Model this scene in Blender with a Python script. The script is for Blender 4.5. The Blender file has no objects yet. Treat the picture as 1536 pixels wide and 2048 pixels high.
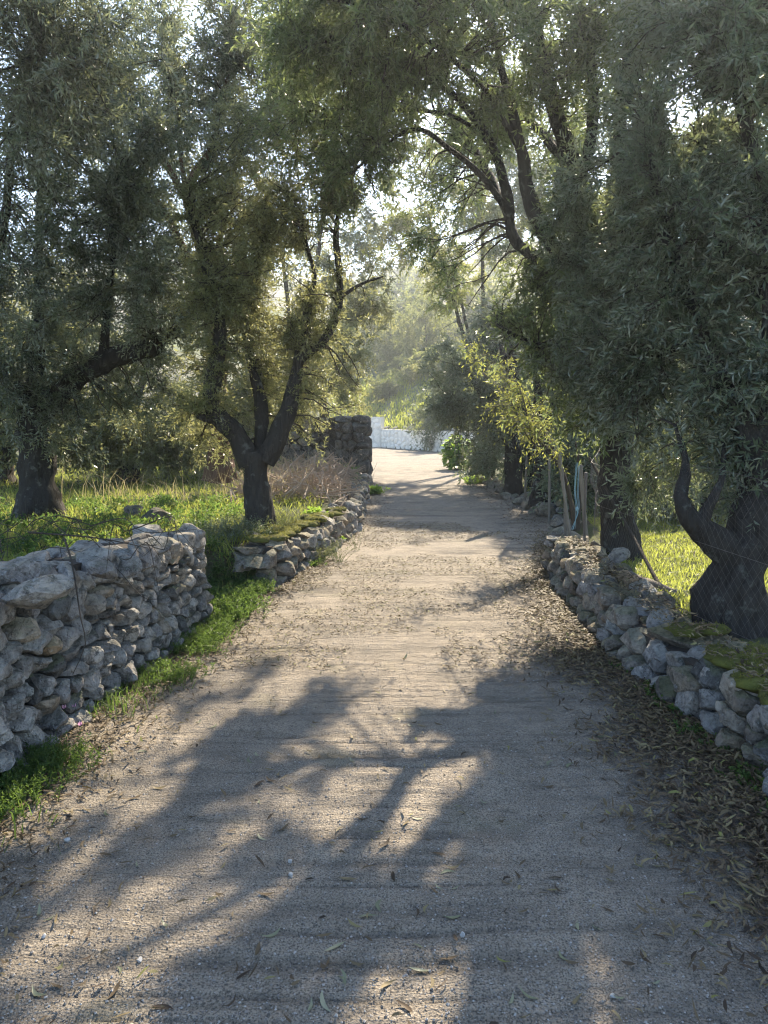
import bpy, math, random
import numpy as np
from mathutils import Vector, Matrix, noise as mnoise

rng = np.random.default_rng(7)
random.seed(7)
scene = bpy.context.scene
COL = scene.collection

# ------------------------------------------------------------------ camera
CAM_H = 1.6
PITCH = math.radians(7.4)
FPX, CX, CY = 1420.0, 768.0, 1024.0
cam_data = bpy.data.cameras.new('camera')
cam_data.sensor_fit = 'VERTICAL'
cam_data.sensor_height = 24.0
cam_data.lens = 24.0 * FPX / 2048.0
cam_data.clip_start = 0.05
cam_data.clip_end = 2000
cam = bpy.data.objects.new('camera', cam_data)
COL.objects.link(cam)
cam.location = (0, 0, CAM_H)
cam.rotation_euler = (math.radians(90) - PITCH, 0, 0)
scene.camera = cam

# ------------------------------------------------------------------ light
SUN_EL, SUN_AZ = math.radians(38), math.radians(15)     # azimuth clockwise from +Y
SUNV = np.array([math.sin(SUN_AZ) * math.cos(SUN_EL), math.cos(SUN_AZ) * math.cos(SUN_EL), math.sin(SUN_EL)])
world = bpy.data.worlds.new('World')
scene.world = world
world.use_nodes = True
wn = world.node_tree
sky = wn.nodes.new('ShaderNodeTexSky')
sky.sky_type = 'NISHITA'
sky.sun_disc = False
sky.sun_elevation = SUN_EL
sky.sun_rotation = SUN_AZ
sky.dust_density = 0.1
sky.ozone_density = 2.0
bg = wn.nodes['Background']
wn.links.new(sky.outputs[0], bg.inputs[0])
bg.inputs[1].default_value = 0.105
sun_data = bpy.data.lights.new('sun', 'SUN')
sun_data.energy = 5.0
sun_data.angle = math.radians(0.55)
sun_data.color = (1.0, 0.87, 0.68)
sun = bpy.data.objects.new('sun', sun_data)
COL.objects.link(sun)
sun.rotation_euler = Vector(SUNV).to_track_quat('Z', 'Y').to_euler()
sun.location = (4, 20, 30)

scene.view_settings.view_transform = 'Standard'
scene.view_settings.look = 'None'
scene.view_settings.gamma = 1.0
scene.view_settings.exposure = 1.9
scene.view_settings.use_curve_mapping = False
scene.cycles.use_denoising = True
scene.cycles.pixel_filter_type = 'BLACKMAN_HARRIS'
scene.cycles.filter_width = 1.2
scene.cycles.max_bounces = 8
scene.cycles.diffuse_bounces = 4
scene.cycles.transmission_bounces = 4
scene.cycles.glossy_bounces = 2
scene.cycles.caustics_reflective = False
scene.cycles.caustics_refractive = False
scene.cycles.sample_clamp_indirect = 6.0

# ------------------------------------------------------------------ helpers
def P(px, py, d):
    """World point seen at photo pixel (px, py) at distance d metres along +Y."""
    cx, cy = (px - CX) / FPX, -(py - CY) / FPX
    s, c = math.sin(PITCH), math.cos(PITCH)
    dx, dy, dz = cx, c + cy * s, -s + cy * c
    k = d / dy
    return np.array([dx * k, d, CAM_H + dz * k])


def nrm(v):
    return v / np.maximum(np.linalg.norm(v, axis=-1, keepdims=True), 1e-9)


_NT = rng.random((64, 64, 64))
def vnoise(p, scale=1.0, off=0.0):
    """Trilinear value noise, p (...,3) -> 0..1."""
    q = np.asarray(p, float) * scale + off + 1000.0
    i = np.floor(q).astype(int); f = q - i
    f = f * f * (3 - 2 * f)
    r = 0
    for a in (0, 1):
        for b in (0, 1):
            for c in (0, 1):
                w = (f[..., 0] if a else 1 - f[..., 0]) * (f[..., 1] if b else 1 - f[..., 1]) * (f[..., 2] if c else 1 - f[..., 2])
                r = r + w * _NT[(i[..., 0] + a) % 64, (i[..., 1] + b) % 64, (i[..., 2] + c) % 64]
    return r


def vnoise2(x, y, scale=1.0, off=0.0):
    x, y = np.broadcast_arrays(np.asarray(x, float), np.asarray(y, float))
    return vnoise(np.stack([x, y, np.zeros_like(x) + .37], -1), scale, off)


def sstep(t):
    t = np.clip(t, 0, 1)
    return t * t * (3 - 2 * t)


def mesh_from(name, V, F, mats, smooth=False, tint=None, midx=None):
    """Triangles (n,3) or quads (n,4) to a mesh, quickly."""
    V = np.ascontiguousarray(V, np.float32); F = np.ascontiguousarray(F, np.int32)
    k = F.shape[1]
    me = bpy.data.meshes.new(name)
    me.vertices.add(len(V)); me.vertices.foreach_set('co', V.ravel())
    me.loops.add(F.size); me.loops.foreach_set('vertex_index', F.ravel())
    me.polygons.add(len(F))
    me.polygons.foreach_set('loop_start', np.arange(0, F.size, k, dtype=np.int32))
    me.polygons.foreach_set('loop_total', np.full(len(F), k, np.int32))
    me.polygons.foreach_set('use_smooth', np.full(len(F), smooth, bool))
    if midx is not None:
        me.polygons.foreach_set('material_index', np.asarray(midx, np.int32))
    if tint is not None:
        a = me.attributes.new('tint', 'FLOAT', 'FACE')
        a.data.foreach_set('value', np.asarray(tint, np.float32))
    for m in (mats if isinstance(mats, (list, tuple)) else [mats]):
        me.materials.append(m)
    me.update()
    return me


def tag(o, label=None, cat=None, group=None, kind=None):
    if label: o['label'] = label
    if cat: o['category'] = cat
    if group: o['group'] = group
    if kind: o['kind'] = kind
    return o


def link(name, me, parent=None, loc=None):
    o = bpy.data.objects.new(name, me)
    COL.objects.link(o)
    if loc is not None: o.location = loc
    if parent is not None:
        o.parent = parent
    return o


def empty(name, loc, label, cat, group=None):
    o = bpy.data.objects.new(name, None)
    o.empty_display_size = .2
    COL.objects.link(o); o.location = loc
    return tag(o, label, cat, group)


class MB:
    """Collects triangles."""
    def __init__(s): s.V, s.F, s.T, s.n = [], [], [], 0
    def add(s, V, F, t=None):
        V = np.asarray(V, float).reshape(-1, 3); F = np.asarray(F, int).reshape(-1, 3)
        s.V.append(V); s.F.append(F + s.n); s.n += len(V)
        s.T.append(np.full(len(F), .5) if t is None else np.broadcast_to(np.asarray(t, float), (len(F),)))
    def mesh(s, name, mat, smooth=False, origin=(0, 0, 0)):
        return mesh_from(name, np.concatenate(s.V) - np.asarray(origin), np.concatenate(s.F), mat, smooth, np.concatenate(s.T))
    def build(s, name, mat, parent=None, smooth=False, origin=None):
        """World-space geometry; origin = parent's location."""
        og = (0, 0, 0) if parent is None else np.array(parent.location)
        if parent is not None and parent.parent is not None:
            og = og + np.array(parent.parent.location)
        o0 = np.asarray(origin) if origin is not None else None
        if o0 is None:
            return link(name, s.mesh(name, mat, smooth, og), parent)
        return link(name, s.mesh(name, mat, smooth, o0), parent, o0 - og)


def catmull(pts, step=.1):
    pts = np.asarray(pts, float)
    if len(pts) < 3:
        n = max(2, int(np.linalg.norm(pts[-1][:3] - pts[0][:3]) / step))
        t = np.linspace(0, 1, n + 1)[:, None]
        return pts[0] * (1 - t) + pts[-1] * t
    ext = np.vstack([2 * pts[0] - pts[1], pts, 2 * pts[-1] - pts[-2]])
    out = []
    for i in range(len(pts) - 1):
        a, b, c, d = ext[i:i + 4]
        n = max(2, int(np.linalg.norm((c - b)[:3]) / step))
        t = np.linspace(0, 1, n, endpoint=False)[:, None]
        out.append(.5 * ((2 * b) + (c - a) * t + (2 * a - 5 * b + 4 * c - d) * t ** 2 + (3 * b - a - 3 * c + d) * t ** 3))
    out.append(pts[-1:])
    return np.vstack(out)


def tube(mb, pts, rad, sides=8, lump=0.0, flare=0.0, cap=True, t=.5, ns=4.0):
    pts = np.asarray(pts, float); n = len(pts)
    rad = np.broadcast_to(np.asarray(rad, float), (n,)).copy()
    tan = np.gradient(pts, axis=0); tan = nrm(tan)
    u = np.cross(tan[0], [0.31, .9, .2]); u = u / np.linalg.norm(u)
    ang = np.linspace(0, 2 * np.pi, sides, endpoint=False)
    rings = []
    for i in range(n):
        u = u - tan[i] * np.dot(u, tan[i]); u /= max(np.linalg.norm(u), 1e-9)
        v = np.cross(tan[i], u)
        rings.append(np.cos(ang)[:, None] * u + np.sin(ang)[:, None] * v)
    R = np.array(rings)
    rr = np.repeat(rad[:, None], sides, 1)
    if lump:
        q = pts[:, None] + R * rr[..., None]
        rid = np.abs(vnoise(q * [1, 1, .16], ns * 5) - .5) * 2
        rr = rr * (1 + lump * (vnoise(q, ns) - .5) * 2 + lump * .6 * (vnoise(q * [1, 1, .3], ns * 4) - .5) * 2 - lump * .55 * np.exp(-(rid / .16) ** 2))
    if flare:
        dz = np.clip((pts[:, 2] - pts[0, 2]) / (rad[0] * 3), 0, 1)
        lob = 1 + .35 * np.sin(ang * 3 + 1) + .2 * np.sin(ang * 5)
        rr = rr * (1 + flare * ((1 - dz) ** 2)[:, None] * lob[None])
    V = (pts[:, None] + R * rr[..., None]).reshape(-1, 3)
    i = np.arange(n - 1)[:, None] * sides; j = np.arange(sides)[None]; k = (j + 1) % sides
    a, b, c, d = i + j, i + k, i + sides + k, i + sides + j
    F = np.concatenate([np.stack([a, b, c], -1).reshape(-1, 3), np.stack([a, c, d], -1).reshape(-1, 3)])
    if cap:
        V = np.vstack([V, pts[-1] + tan[-1] * rad[-1] * .3])
        e = (n - 1) * sides
        F = np.vstack([F, np.stack([e + j[0], e + k[0], np.full(sides, len(V) - 1)], -1)])
    mb.add(V, F, t)


# ------------------------------------------------------------------ materials
class NT:
    def __init__(s, name):
        s.m = bpy.data.materials.new(name); s.m.use_nodes = True
        s.t = s.m.node_tree; s.t.nodes.clear()
        s.out = s.t.nodes.new('ShaderNodeOutputMaterial')
    def n(s, typ, props=None, **ins):
        nd = s.t.nodes.new('ShaderNode' + typ)
        for k, v in (props or {}).items(): setattr(nd, k, v)
        for k, v in ins.items():
            key = k.replace('_', ' ') if not k.startswith('i') or not k[1:].isdigit() else int(k[1:])
            s.set(nd.inputs[key], v)
        return nd
    def set(s, sock, v):
        if isinstance(v, bpy.types.NodeSocket): s.t.links.new(v, sock)
        elif isinstance(v, bpy.types.Node): s.t.links.new(v.outputs[0], sock)
        else: sock.default_value = v
    def ramp(s, fac, stops, interp='LINEAR'):
        r = s.t.nodes.new('ShaderNodeValToRGB'); r.color_ramp.interpolation = interp
        s.set(r.inputs[0], fac)
        el = r.color_ramp.elements
        while len(el) < len(stops): el.new(.5)
        for e, (p, c) in zip(el, stops):
            e.position = p; e.color = (*c, 1) if len(c) == 3 else c
        return r.outputs[0]
    def mix(s, fac, a, b, mode='MIX'):
        m = s.t.nodes.new('ShaderNodeMix'); m.data_type = 'RGBA'; m.blend_type = mode
        s.set(m.inputs[0], fac)
        for sock, v in ((m.inputs[6], a), (m.inputs[7], b)):
            if isinstance(v, tuple): sock.default_value = (*v, 1) if len(v) == 3 else v
            else: s.set(sock, v)
        return m.outputs[2]
    def math(s, op, a, b=0.0, clamp=False):
        m = s.t.nodes.new('ShaderNodeMath'); m.operation = op; m.use_clamp = clamp
        s.set(m.inputs[0], a); s.set(m.inputs[1], b)
        return m.outputs[0]
    def noise(s, vec, scale, detail=4, rough=.6, dist=0.0):
        return s.n('TexNoise', None, Vector=vec, Scale=scale, Detail=detail, Roughness=rough, Distortion=dist).outputs[0]
    def mapping(s, vec, scale=(1, 1, 1), loc=(0, 0, 0)):
        return s.n('Mapping', None, Vector=vec, Scale=scale, Location=loc).outputs[0]
    def bump(s, h, strength, dist, normal=None):
        b = s.n('Bump', None, Strength=strength, Distance=dist, Height=h)
        if normal is not None: s.set(b.inputs['Normal'], normal)
        return b.outputs[0]
    def bsdf(s, col, rough=.8, normal=None, spec=.3):
        b = s.t.nodes.new('ShaderNodeBsdfPrincipled')
        for k, v in (('Base Color', col), ('Roughness', rough), ('Specular IOR Level', spec)):
            if isinstance(v, tuple): b.inputs[k].default_value = (*v, 1)
            else: s.set(b.inputs[k], v)
        if normal is not None: s.set(b.inputs['Normal'], normal)
        return b.outputs[0]
    def done(s, sh):
        s.t.links.new(sh, s.out.inputs[0]); return s.m


def leaf_mat(name, cols, under=None, trans=(.12, .16, .03), tf=.35, rough=.42, spec=.5):
    g = NT(name)
    at = g.n('Attribute', {'attribute_name': 'tint'}).outputs['Fac']
    k = len(cols)
    c = g.ramp(at, [(i / (k - 1), cc) for i, cc in enumerate(cols)])
    if under is not None:
        bf = g.n('NewGeometry').outputs['Backfacing']
        c = g.mix(bf, c, under)
    b = g.bsdf(c, rough, None, spec)
    tc = g.mix(at, tuple(x * .75 for x in trans), tuple(min(1, x * 1.3) for x in trans))
    tr = g.n('BsdfTranslucent'); g.set(tr.inputs[0], tc)
    mx = g.n('MixShader'); mx.inputs[0].default_value = tf
    g.t.links.new(b, mx.inputs[1]); g.t.links.new(tr.outputs[0], mx.inputs[2])
    return g.done(mx.outputs[0])


def bark_mat(name, c1, c2, scale=14, lichen=0.0):
    g = NT(name)
    co = g.n('TexCoord').outputs['Object']
    m = g.mapping(co, (1, 1, .25))
    n1 = g.noise(m, scale, 6, .65, .6); n2 = g.noise(co, 3.0, 3)
    c = g.mix(n1, c1, c2)
    c = g.mix(g.math('MULTIPLY', n2, .5), c, tuple(x * .5 for x in c1))
    if lichen:
        l = g.ramp(g.noise(co, 9, 4), [(.58, (0, 0, 0)), (.68, (1, 1, 1))])
        c = g.mix(g.math('MULTIPLY', l, lichen), c, (.22, .23, .2))
    return g.done(g.bsdf(c, .9, g.bump(n1, 1.0, .06), .15))


def stone_mat(name, base, warm=0.15, moss=0.0, dark=.35, light=(.5, .49, .47)):
    g = NT(name)
    oi = g.n('ObjectInfo').outputs['Random']
    tc = g.n('TexCoord').outputs['Object']
    off = g.n('CombineXYZ'); 
    for i, k in enumerate((37.0, 71.0, 19.0)): g.set(off.inputs[i], g.math('MULTIPLY', oi, k))
    va = g.n('VectorMath', {'operation': 'ADD'}); g.set(va.inputs[0], tc); g.set(va.inputs[1], off.outputs[0])
    co = va.outputs[0]
    n1 = g.noise(co, 7, 6, .7, .3); n2 = g.noise(co, 30, 5, .7); n3 = g.noise(co, 3.2, 3, .5)
    c = g.mix(g.ramp(n1, [(.3, (0, 0, 0)), (.7, (1, 1, 1))]), tuple(x * .5 for x in base), light)
    tone = g.ramp(oi, [(0, (.66, .66, .67)), (.5, (.95, .95, .95)), (1, (1.12, 1.1, 1.06))])
    c = g.mix(1.0, c, tone, 'MULTIPLY')
    wf = g.math('MULTIPLY', g.ramp(n3, [(.5, (0, 0, 0)), (.72, (1, 1, 1))]), warm * 2)
    c = g.mix(wf, c, (.36, .27, .18))
    # lichen and dirt
    d = g.ramp(g.noise(co, 12, 5, .75), [(.52, (0, 0, 0)), (.62, (1, 1, 1))])
    c = g.mix(g.math('MULTIPLY', d, dark), c, (.05, .048, .045))
    w = g.ramp(g.noise(co, 24, 3, .6), [(.62, (0, 0, 0)), (.7, (1, 1, 1))])
    c = g.mix(g.math('MULTIPLY', w, .35), c, (.6, .6, .58))
    if moss:
        nz = g.n('SeparateXYZ', None, Vector=g.n('NewGeometry').outputs['Normal']).outputs[2]
        mf = g.math('MULTIPLY', g.ramp(g.math('ADD', nz, g.math('MULTIPLY', n1, .8)), [(.85, (0, 0, 0)), (1.15, (1, 1, 1))]), moss)
        c = g.mix(mf, c, (.09, .11, .03))
    sp = g.ramp(n2, [(.3, (.45, .44, .43)), (.5, (1, 1, 1)), (.75, (1.18, 1.17, 1.15))])
    c = g.mix(.85, c, sp, 'MULTIPLY')
    cr = g.n('TexVoronoi', {'feature': 'DISTANCE_TO_EDGE'}, Vector=g.mapping(co, (1, 1, 1.6)), Scale=9.0).outputs[0]
    crk = g.ramp(g.math('ADD', cr, g.math('MULTIPLY', n2, .06)), [(.03, (.5, .49, .48)), (.06, (1, 1, 1))])
    c = g.mix(.45, c, crk, 'MULTIPLY')
    pits = g.n('TexVoronoi', None, Vector=co, Scale=42.0).outputs[0]
    pit = g.ramp(pits, [(.0, (0, 0, 0)), (.28, (1, 1, 1))])
    h = g.math('ADD', g.math('MULTIPLY', n1, 1.2), g.math('ADD', g.math('MULTIPLY', n2, .5), g.math('MULTIPLY', pit, .25)))
    return g.done(g.bsdf(c, .92, g.bump(h, 1.0, .035), .2))


M = {}
HAZE = .0013
M['olive'] = leaf_mat('olive_leaf', [(.03, .043, .024), (.075, .095, .052), (.15, .17, .105)], (.23, .25, .195), (.24, .27, .13), .42, .3, .7)
M['olive_gold'] = leaf_mat('golden_olive_leaf', [(.06, .075, .03), (.1, .115, .045), (.15, .155, .07)], (.2, .21, .13), (.34, .34, .13), .48, .35, .6)
M['almond'] = leaf_mat('almond_leaf', [(.03, .045, .02), (.05, .072, .027), (.085, .11, .036)], (.14, .165, .09), (.27, .33, .11), .45, .3, .6)
M['dark_leaf'] = leaf_mat('dark_leaf', [(.024, .04, .027), (.06, .088, .058), (.125, .16, .115)], (.22, .24, .19), (.24, .28, .11), .42, .28, .75)
M['yellow_leaf'] = leaf_mat('yellow_leaf', [(.08, .11, .03), (.14, .16, .04), (.26, .23, .06)], None, (.42, .44, .1), .5, .5, .4)
M['fig'] = leaf_mat('fig_leaf', [(.06, .13, .025), (.09, .18, .03), (.14, .22, .04)], None, (.35, .5, .07), .45, .5, .4)
M['grass'] = leaf_mat('grass_blade', [(.055, .085, .022), (.11, .145, .034), (.23, .22, .075)], None, (.42, .46, .09), .5, .55, .3)
M['dry_grass'] = leaf_mat('dry_grass_blade', [(.28, .23, .12), (.4, .33, .18), (.5, .43, .26)], None, (.5, .42, .22), .4, .6, .3)
M['weed'] = leaf_mat('weed_leaf', [(.025, .055, .016), (.045, .09, .022), (.08, .13, .034)], None, (.2, .31, .06), .42, .5, .35)
M['scrub'] = leaf_mat('scrub_leaf', [(.07, .085, .045), (.11, .12, .06), (.16, .16, .09)], None, (.22, .24, .1), .4, .6, .3)
M['pale_tree'] = leaf_mat('pale_leaf', [(.1, .12, .05), (.15, .17, .07), (.21, .22, .1)], None, (.36, .38, .12), .45, .55, .3)
M['litter'] = leaf_mat('litter_leaf', [(.035, .024, .017), (.075, .05, .032), (.15, .11, .062), (.24, .19, .1), (.2, .2, .055)], None, (.18, .15, .05), .12, .6, .2)
M['fresh_leaf'] = leaf_mat('fallen_green_leaf', [(.1, .11, .06), (.19, .2, .11), (.32, .31, .2)], None, (.2, .22, .08), .2, .45, .5)
M['moss_shoot'] = leaf_mat('moss_shoot', [(.06, .05, .02), (.11, .11, .03), (.19, .18, .05)], None, (.24, .23, .05), .4, .7, .15)
M['bark'] = bark_mat('olive_bark', (.035, .03, .026), (.14, .12, .1), 14, .35)
M['bark_dark'] = bark_mat('dark_bark', (.02, .018, .016), (.095, .084, .073), 22, .4)
M['bark_red'] = bark_mat('reddish_bark', (.08, .05, .035), (.2, .125, .085), 12)
M['twig'] = bark_mat('twig_bark', (.05, .042, .035), (.12, .1, .08), 20)
M['dry_twig'] = bark_mat('dry_twig', (.34, .25, .18), (.56, .45, .34), 10)
M['dead_wood'] = bark_mat('dead_wood', (.16, .14, .12), (.36, .32, .27), 12)
M['stone'] = stone_mat('limestone', (.27, .25, .235), .15, 0.15, .8, (.46, .435, .41))
M['stone_warm'] = stone_mat('warm_limestone', (.28, .235, .19), .4, .3, .6, (.44, .39, .33))
M['stone_orange'] = stone_mat('orange_stone', (.45, .27, .17), .6, 0, .2, (.5, .33, .22))
M['stone_dark'] = stone_mat('dark_stone', (.12, .11, .105), .2, .2, .6, (.22, .2, .185))
M['stone_black'] = stone_mat('lichen_black_stone', (.1, .1, .095), .05, .4, .9, (.2, .195, .19))
M['stone_brown'] = stone_mat('earth_stained_stone', (.2, .165, .13), .4, .35, .7, (.33, .285, .235))

g = NT('white_paint')
co = g.n('TexCoord').outputs['Object']
n1 = g.noise(co, 6, 5, .7); n2 = g.noise(co, 25, 4)
c = g.mix(g.ramp(n1, [(.35, (0, 0, 0)), (.75, (1, 1, 1))]), (.9, .85, .77), (.82, .76, .68))
M['white'] = g.done(g.bsdf(c, .8, g.bump(n2, .4, .02), .3))

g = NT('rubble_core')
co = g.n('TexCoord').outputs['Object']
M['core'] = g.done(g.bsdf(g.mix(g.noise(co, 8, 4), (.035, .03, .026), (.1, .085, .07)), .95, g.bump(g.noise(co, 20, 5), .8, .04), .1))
g = NT('grey_mortar')
M['mortar'] = g.done(g.bsdf((.72, .68, .62), .95, None, .1))

g = NT('moss')
co = g.n('TexCoord').outputs['Object']
n1 = g.noise(co, 6, 5, .7); n2 = g.noise(co, 90, 3, .8)
c = g.ramp(n1, [(.3, (.1, .08, .045)), (.5, (.13, .13, .035)), (.75, (.19, .19, .04))])
c = g.mix(g.math('MULTIPLY', n2, .4), c, (.04, .05, .015))
M['moss'] = g.done(g.bsdf(c, .95, g.bump(n2, .8, .02), .1))

# road: rough brushed concrete with pale chips
g = NT('road_concrete')
co = g.n('TexCoord').outputs['Object']
fine = g.noise(co, 150, 3, .8)
vor = g.n('TexVoronoi', None, Vector=co, Scale=95.0)
grain = g.ramp(vor.outputs[0], [(.0, (1, 1, 1)), (.55, (0, 0, 0))])
cellc = g.n('SeparateColor', None, Color=vor.outputs['Color']).outputs[0]
groove = g.noise(g.mapping(co, (2.2, 11.0, 1)), 1.0, 6, .68, .8)
groove2 = g.noise(g.mapping(co, (12, 30.0, 1), (5, 2, 0)), 1.0, 4, .7, .6)
blot = g.noise(co, 1.3, 4, .6)
patch = g.noise(co, 5.0, 5, .65)
c = g.mix(g.ramp(patch, [(.3, (0, 0, 0)), (.7, (1, 1, 1))]), (.265, .223, .172), (.41, .345, .262))
c = g.mix(g.math('MULTIPLY', g.ramp(blot, [(.45, (0, 0, 0)), (.7, (1, 1, 1))]), .55), c, (.19, .17, .14))
chip = g.math('MULTIPLY', g.ramp(cellc, [(.45, (0, 0, 0)), (.95, (1, 1, 1))]), grain)
c = g.mix(g.math('MULTIPLY', chip, .75), c, (.52, .48, .43))
darkg = g.ramp(fine, [(.38, (1, 1, 1)), (.54, (0, 0, 0))])
c = g.mix(g.math('MULTIPLY', darkg, .9), c, (.06, .053, .045))
gv = g.ramp(groove, [(.36, (1, 1, 1)), (.47, (0, 0, 0))])
c = g.mix(g.math('MULTIPLY', gv, .3), c, (.055, .05, .04))
dirt = g.math('MULTIPLY', g.n('Attribute', {'attribute_name': 'groove'}).outputs['Fac'], g.ramp(g.noise(co, 40, 4, .7), [(.35, (.15, .15, .15)), (.65, (.8, .8, .8))]))
c = g.mix(dirt, c, (.055, .048, .038))
gr = g.ramp(g.noise(co, 2.1, 3, .5), [(.6, (0, 0, 0)), (.75, (1, 1, 1))])
c = g.mix(g.math('MULTIPLY', gr, .22), c, (.16, .17, .06))
h = g.math('ADD', g.math('MULTIPLY', groove, 1.6), g.math('ADD', g.math('MULTIPLY', groove2, .5), g.math('ADD', g.math('MULTIPLY', grain, .22), g.math('MULTIPLY', fine, .35))))
M['road'] = g.done(g.bsdf(c, .9, g.bump(h, 1.0, .022), .25))

# field soil and hillside
g = NT('field_ground')
co = g.n('TexCoord').outputs['Object']
n1 = g.noise(co, 1.2, 5, .65); n2 = g.noise(co, 18, 5, .75); n3 = g.noise(co, .05, 6, .7)
c = g.mix(g.ramp(n1, [(.35, (0, 0, 0)), (.6, (1, 1, 1))]), (.085, .065, .045), (.075, .1, .028))
c = g.mix(g.math('MULTIPLY', n2, .6), c, (.04, .035, .022))
yy = g.n('SeparateXYZ', None, Vector=co).outputs[1]
far = g.ramp(g.math('MULTIPLY', yy, .01), [(.36, (0, 0, 0)), (.46, (1, 1, 1))])
hill = g.mix(g.ramp(n3, [(.4, (0, 0, 0)), (.6, (1, 1, 1))]), (.09, .12, .035), (.2, .18, .13))
hill = g.mix(g.ramp(g.noise(co, .4, 5, .7), [(.5, (0, 0, 0)), (.65, (1, 1, 1))]), hill, (.07, .085, .035))
c = g.mix(far, c, hill)
M['ground'] = g.done(g.bsdf(c, .95, g.bump(n2, .8, .05), .15))

def flat_mat(name, col, rough=.7, spec=.3, metal=0.0):
    g = NT(name); co = g.n('TexCoord').outputs['Object']
    c = g.mix(g.noise(co, 25, 4), tuple(x * .7 for x in col), tuple(min(1, x * 1.25) for x in col))
    return g.done(g.bsdf(c, rough, g.bump(g.noise(co, 60, 3), .3, .01), spec))
M['rope'] = flat_mat('blue_rope', (.25, .4, .47))
M['wire'] = flat_mat('rusty_wire', (.12, .1, .09), .55)
M['petal'] = leaf_mat('pink_petal', [(.7, .42, .6), (.75, .5, .66)], None, (.7, .4, .6), .4, .5, .3)
M['pebble'] = flat_mat('white_pebble', (.42, .41, .39))

# ------------------------------------------------------------------ the lie of the land
_LY = np.array([-6, 2, 3.3, 5.5, 6.8, 8.5, 10.3, 18.6, 19.6, 46]); _LX = np.array([-1.95, -1.74, -1.69, -1.40, -1.02, -.66, -.38, -.33, -7, -9])
_RY = np.array([-6, 3.4, 4.6, 6.9, 8.6, 11, 18, 26, 28, 30, 46]); _RX = np.array([1.8, 1.66, 1.57, 1.66, 2.15, 2.55, 2.35, 2.4, 4, 9, 9])
def L_at(y): return np.interp(y, _LY, _LX)
def R_at(y): return np.interp(y, _RY, _RX)
def yw(x): return np.interp(x, [-60, -6, -.2, 3, 6, 60], [50, 44.5, 41.75, 35.5, 31, 20])

def hgt(x, y):
    x, y = np.broadcast_arrays(np.asarray(x, float), np.asarray(y, float))
    dl = L_at(y) - x; dr = x - R_at(y)
    fl = np.interp(y, [-6, 4, 5.4, 5.9, 6.5, 6.8, 8, 12, 18, 22, 30], [.6, .56, .5, .28, .28, .33, .36, .42, .5, .4, .1])
    ramp = np.interp(y, [5.45, 5.75, 6.5, 6.75, 18, 20], [.15, 1.6, 1.6, .15, .15, 2])
    fr = np.interp(y, [-6, 3, 6, 8, 12, 20, 30], [.26, .28, .3, .28, .2, .2, .15])
    rampr = np.interp(y, [8, 9, 18, 24], [.2, .3, .4, 1.5])
    h = -.04 + fl * sstep((dl - .2) / ramp) * (dl > .2) + fr * sstep((dr - .2) / rampr) * (dr > .2)
    off = np.clip((np.maximum(dl, dr) - .4) / .6, 0, 1)
    h = h + off * ((vnoise2(x, y, .8) - .5) * .14 + (vnoise2(x, y, 3.1) - .5) * .05)
    dW = y - yw(x)
    far = np.maximum(dW - .35, 0)
    up = .75 * sstep(far / .3) +   .3 * np.minimum(far, 20) + .21 * np.clip(far - 20, 0, 300) * (.8 + .5 * vnoise2(x, y, .012))
    up = up + np.clip(far, 0, 30) / 30 * (vnoise2(x, y, .08, 5) - .5) * 5
    return h + up

def axis(bands):
    out = []
    for a, b, s in bands: out += list(np.arange(a, b, s))
    return np.array(out)
xs = axis([(-300, -60, 20), (-60, -12, 3), (-12, -4, .4), (-4, 5, .1), (5, 12, .4), (12, 60, 3), (60, 301, 20)])
ys = axis([(-14, -2, 1.5), (-2, 14, .14), (14, 22, .3), (22, 50, .5), (50, 80, 2), (80, 420, 12)])
X, Y = np.meshgrid(xs, ys)
nx, ny = len(xs), len(ys)
V = np.stack([X, Y, hgt(X, Y)], -1).reshape(-1, 3)
i = (np.arange(ny - 1)[:, None] * nx + np.arange(nx - 1)[None]).ravel()
F = np.stack([i, i + 1, i + nx + 1, i + nx], -1)
tag(link('ground', mesh_from('ground', V, F, M['ground'], True)), 'earth and grass field rising to a hillside', kind='structure')

# road
ry = axis([(-3, 1.5, .1), (1.5, 3.4, .009), (3.4, 5, .02), (5, 12, .06), (12, 19.6, .2)])
nxr = 60
def road_z(x, y, groove=False):
    x = np.asarray(x, float); y = np.asarray(y, float)
    z = (vnoise2(x, y, 1.5, 3) - .5) * .03 + (vnoise2(x * .35, y * 3, 3.2, 9) - .5) * .003
    yy = y + (vnoise2(x, y, 1.7, 13) - .5) * .10 + (vnoise2(x, y, 9, 17) - .5) * .02
    g1 = np.exp(-((vnoise2(x * .16 + 3, yy * 12, 1.0, 5) - .5) / .075) ** 2)
    if groove: return g1 * sstep((vnoise2(x, y, 1.4, 23) - .2) * 2.2)
    amp = .014 * sstep((vnoise2(x, y, 1.4, 23) - .25) * 2.2) * np.interp(y, [0, 3.5, 6], [1, .8, .2])
    return z - g1 * amp + (vnoise2(x, y, 28, 2) - .5) * .006
rows = []
for y in ry:
    l, r = L_at(y) - .22, R_at(y) + .22
    xx = np.linspace(l, r, nxr)
    rows.append(np.stack([xx, np.full(nxr, y), np.zeros(nxr)], -1))
for t in np.linspace(0.015, 1, 60):
    xx = np.interp(np.linspace(0, 1, nxr), [0, 1], [L_at(19.6 + t * 20), R_at(min(19.6 + t * 24, 30)) + .3])
    rows.append(np.stack([xx, 19.6 + t * (yw(xx) - .02 - 19.6), np.zeros(nxr)], -1))
R_ = np.array(rows)
R_[..., 2] = road_z(R_[..., 0], R_[..., 1])
nr = len(rows)
i = (np.arange(nr - 1)[:, None] * nxr + np.arange(nxr - 1)[None]).ravel()
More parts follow.
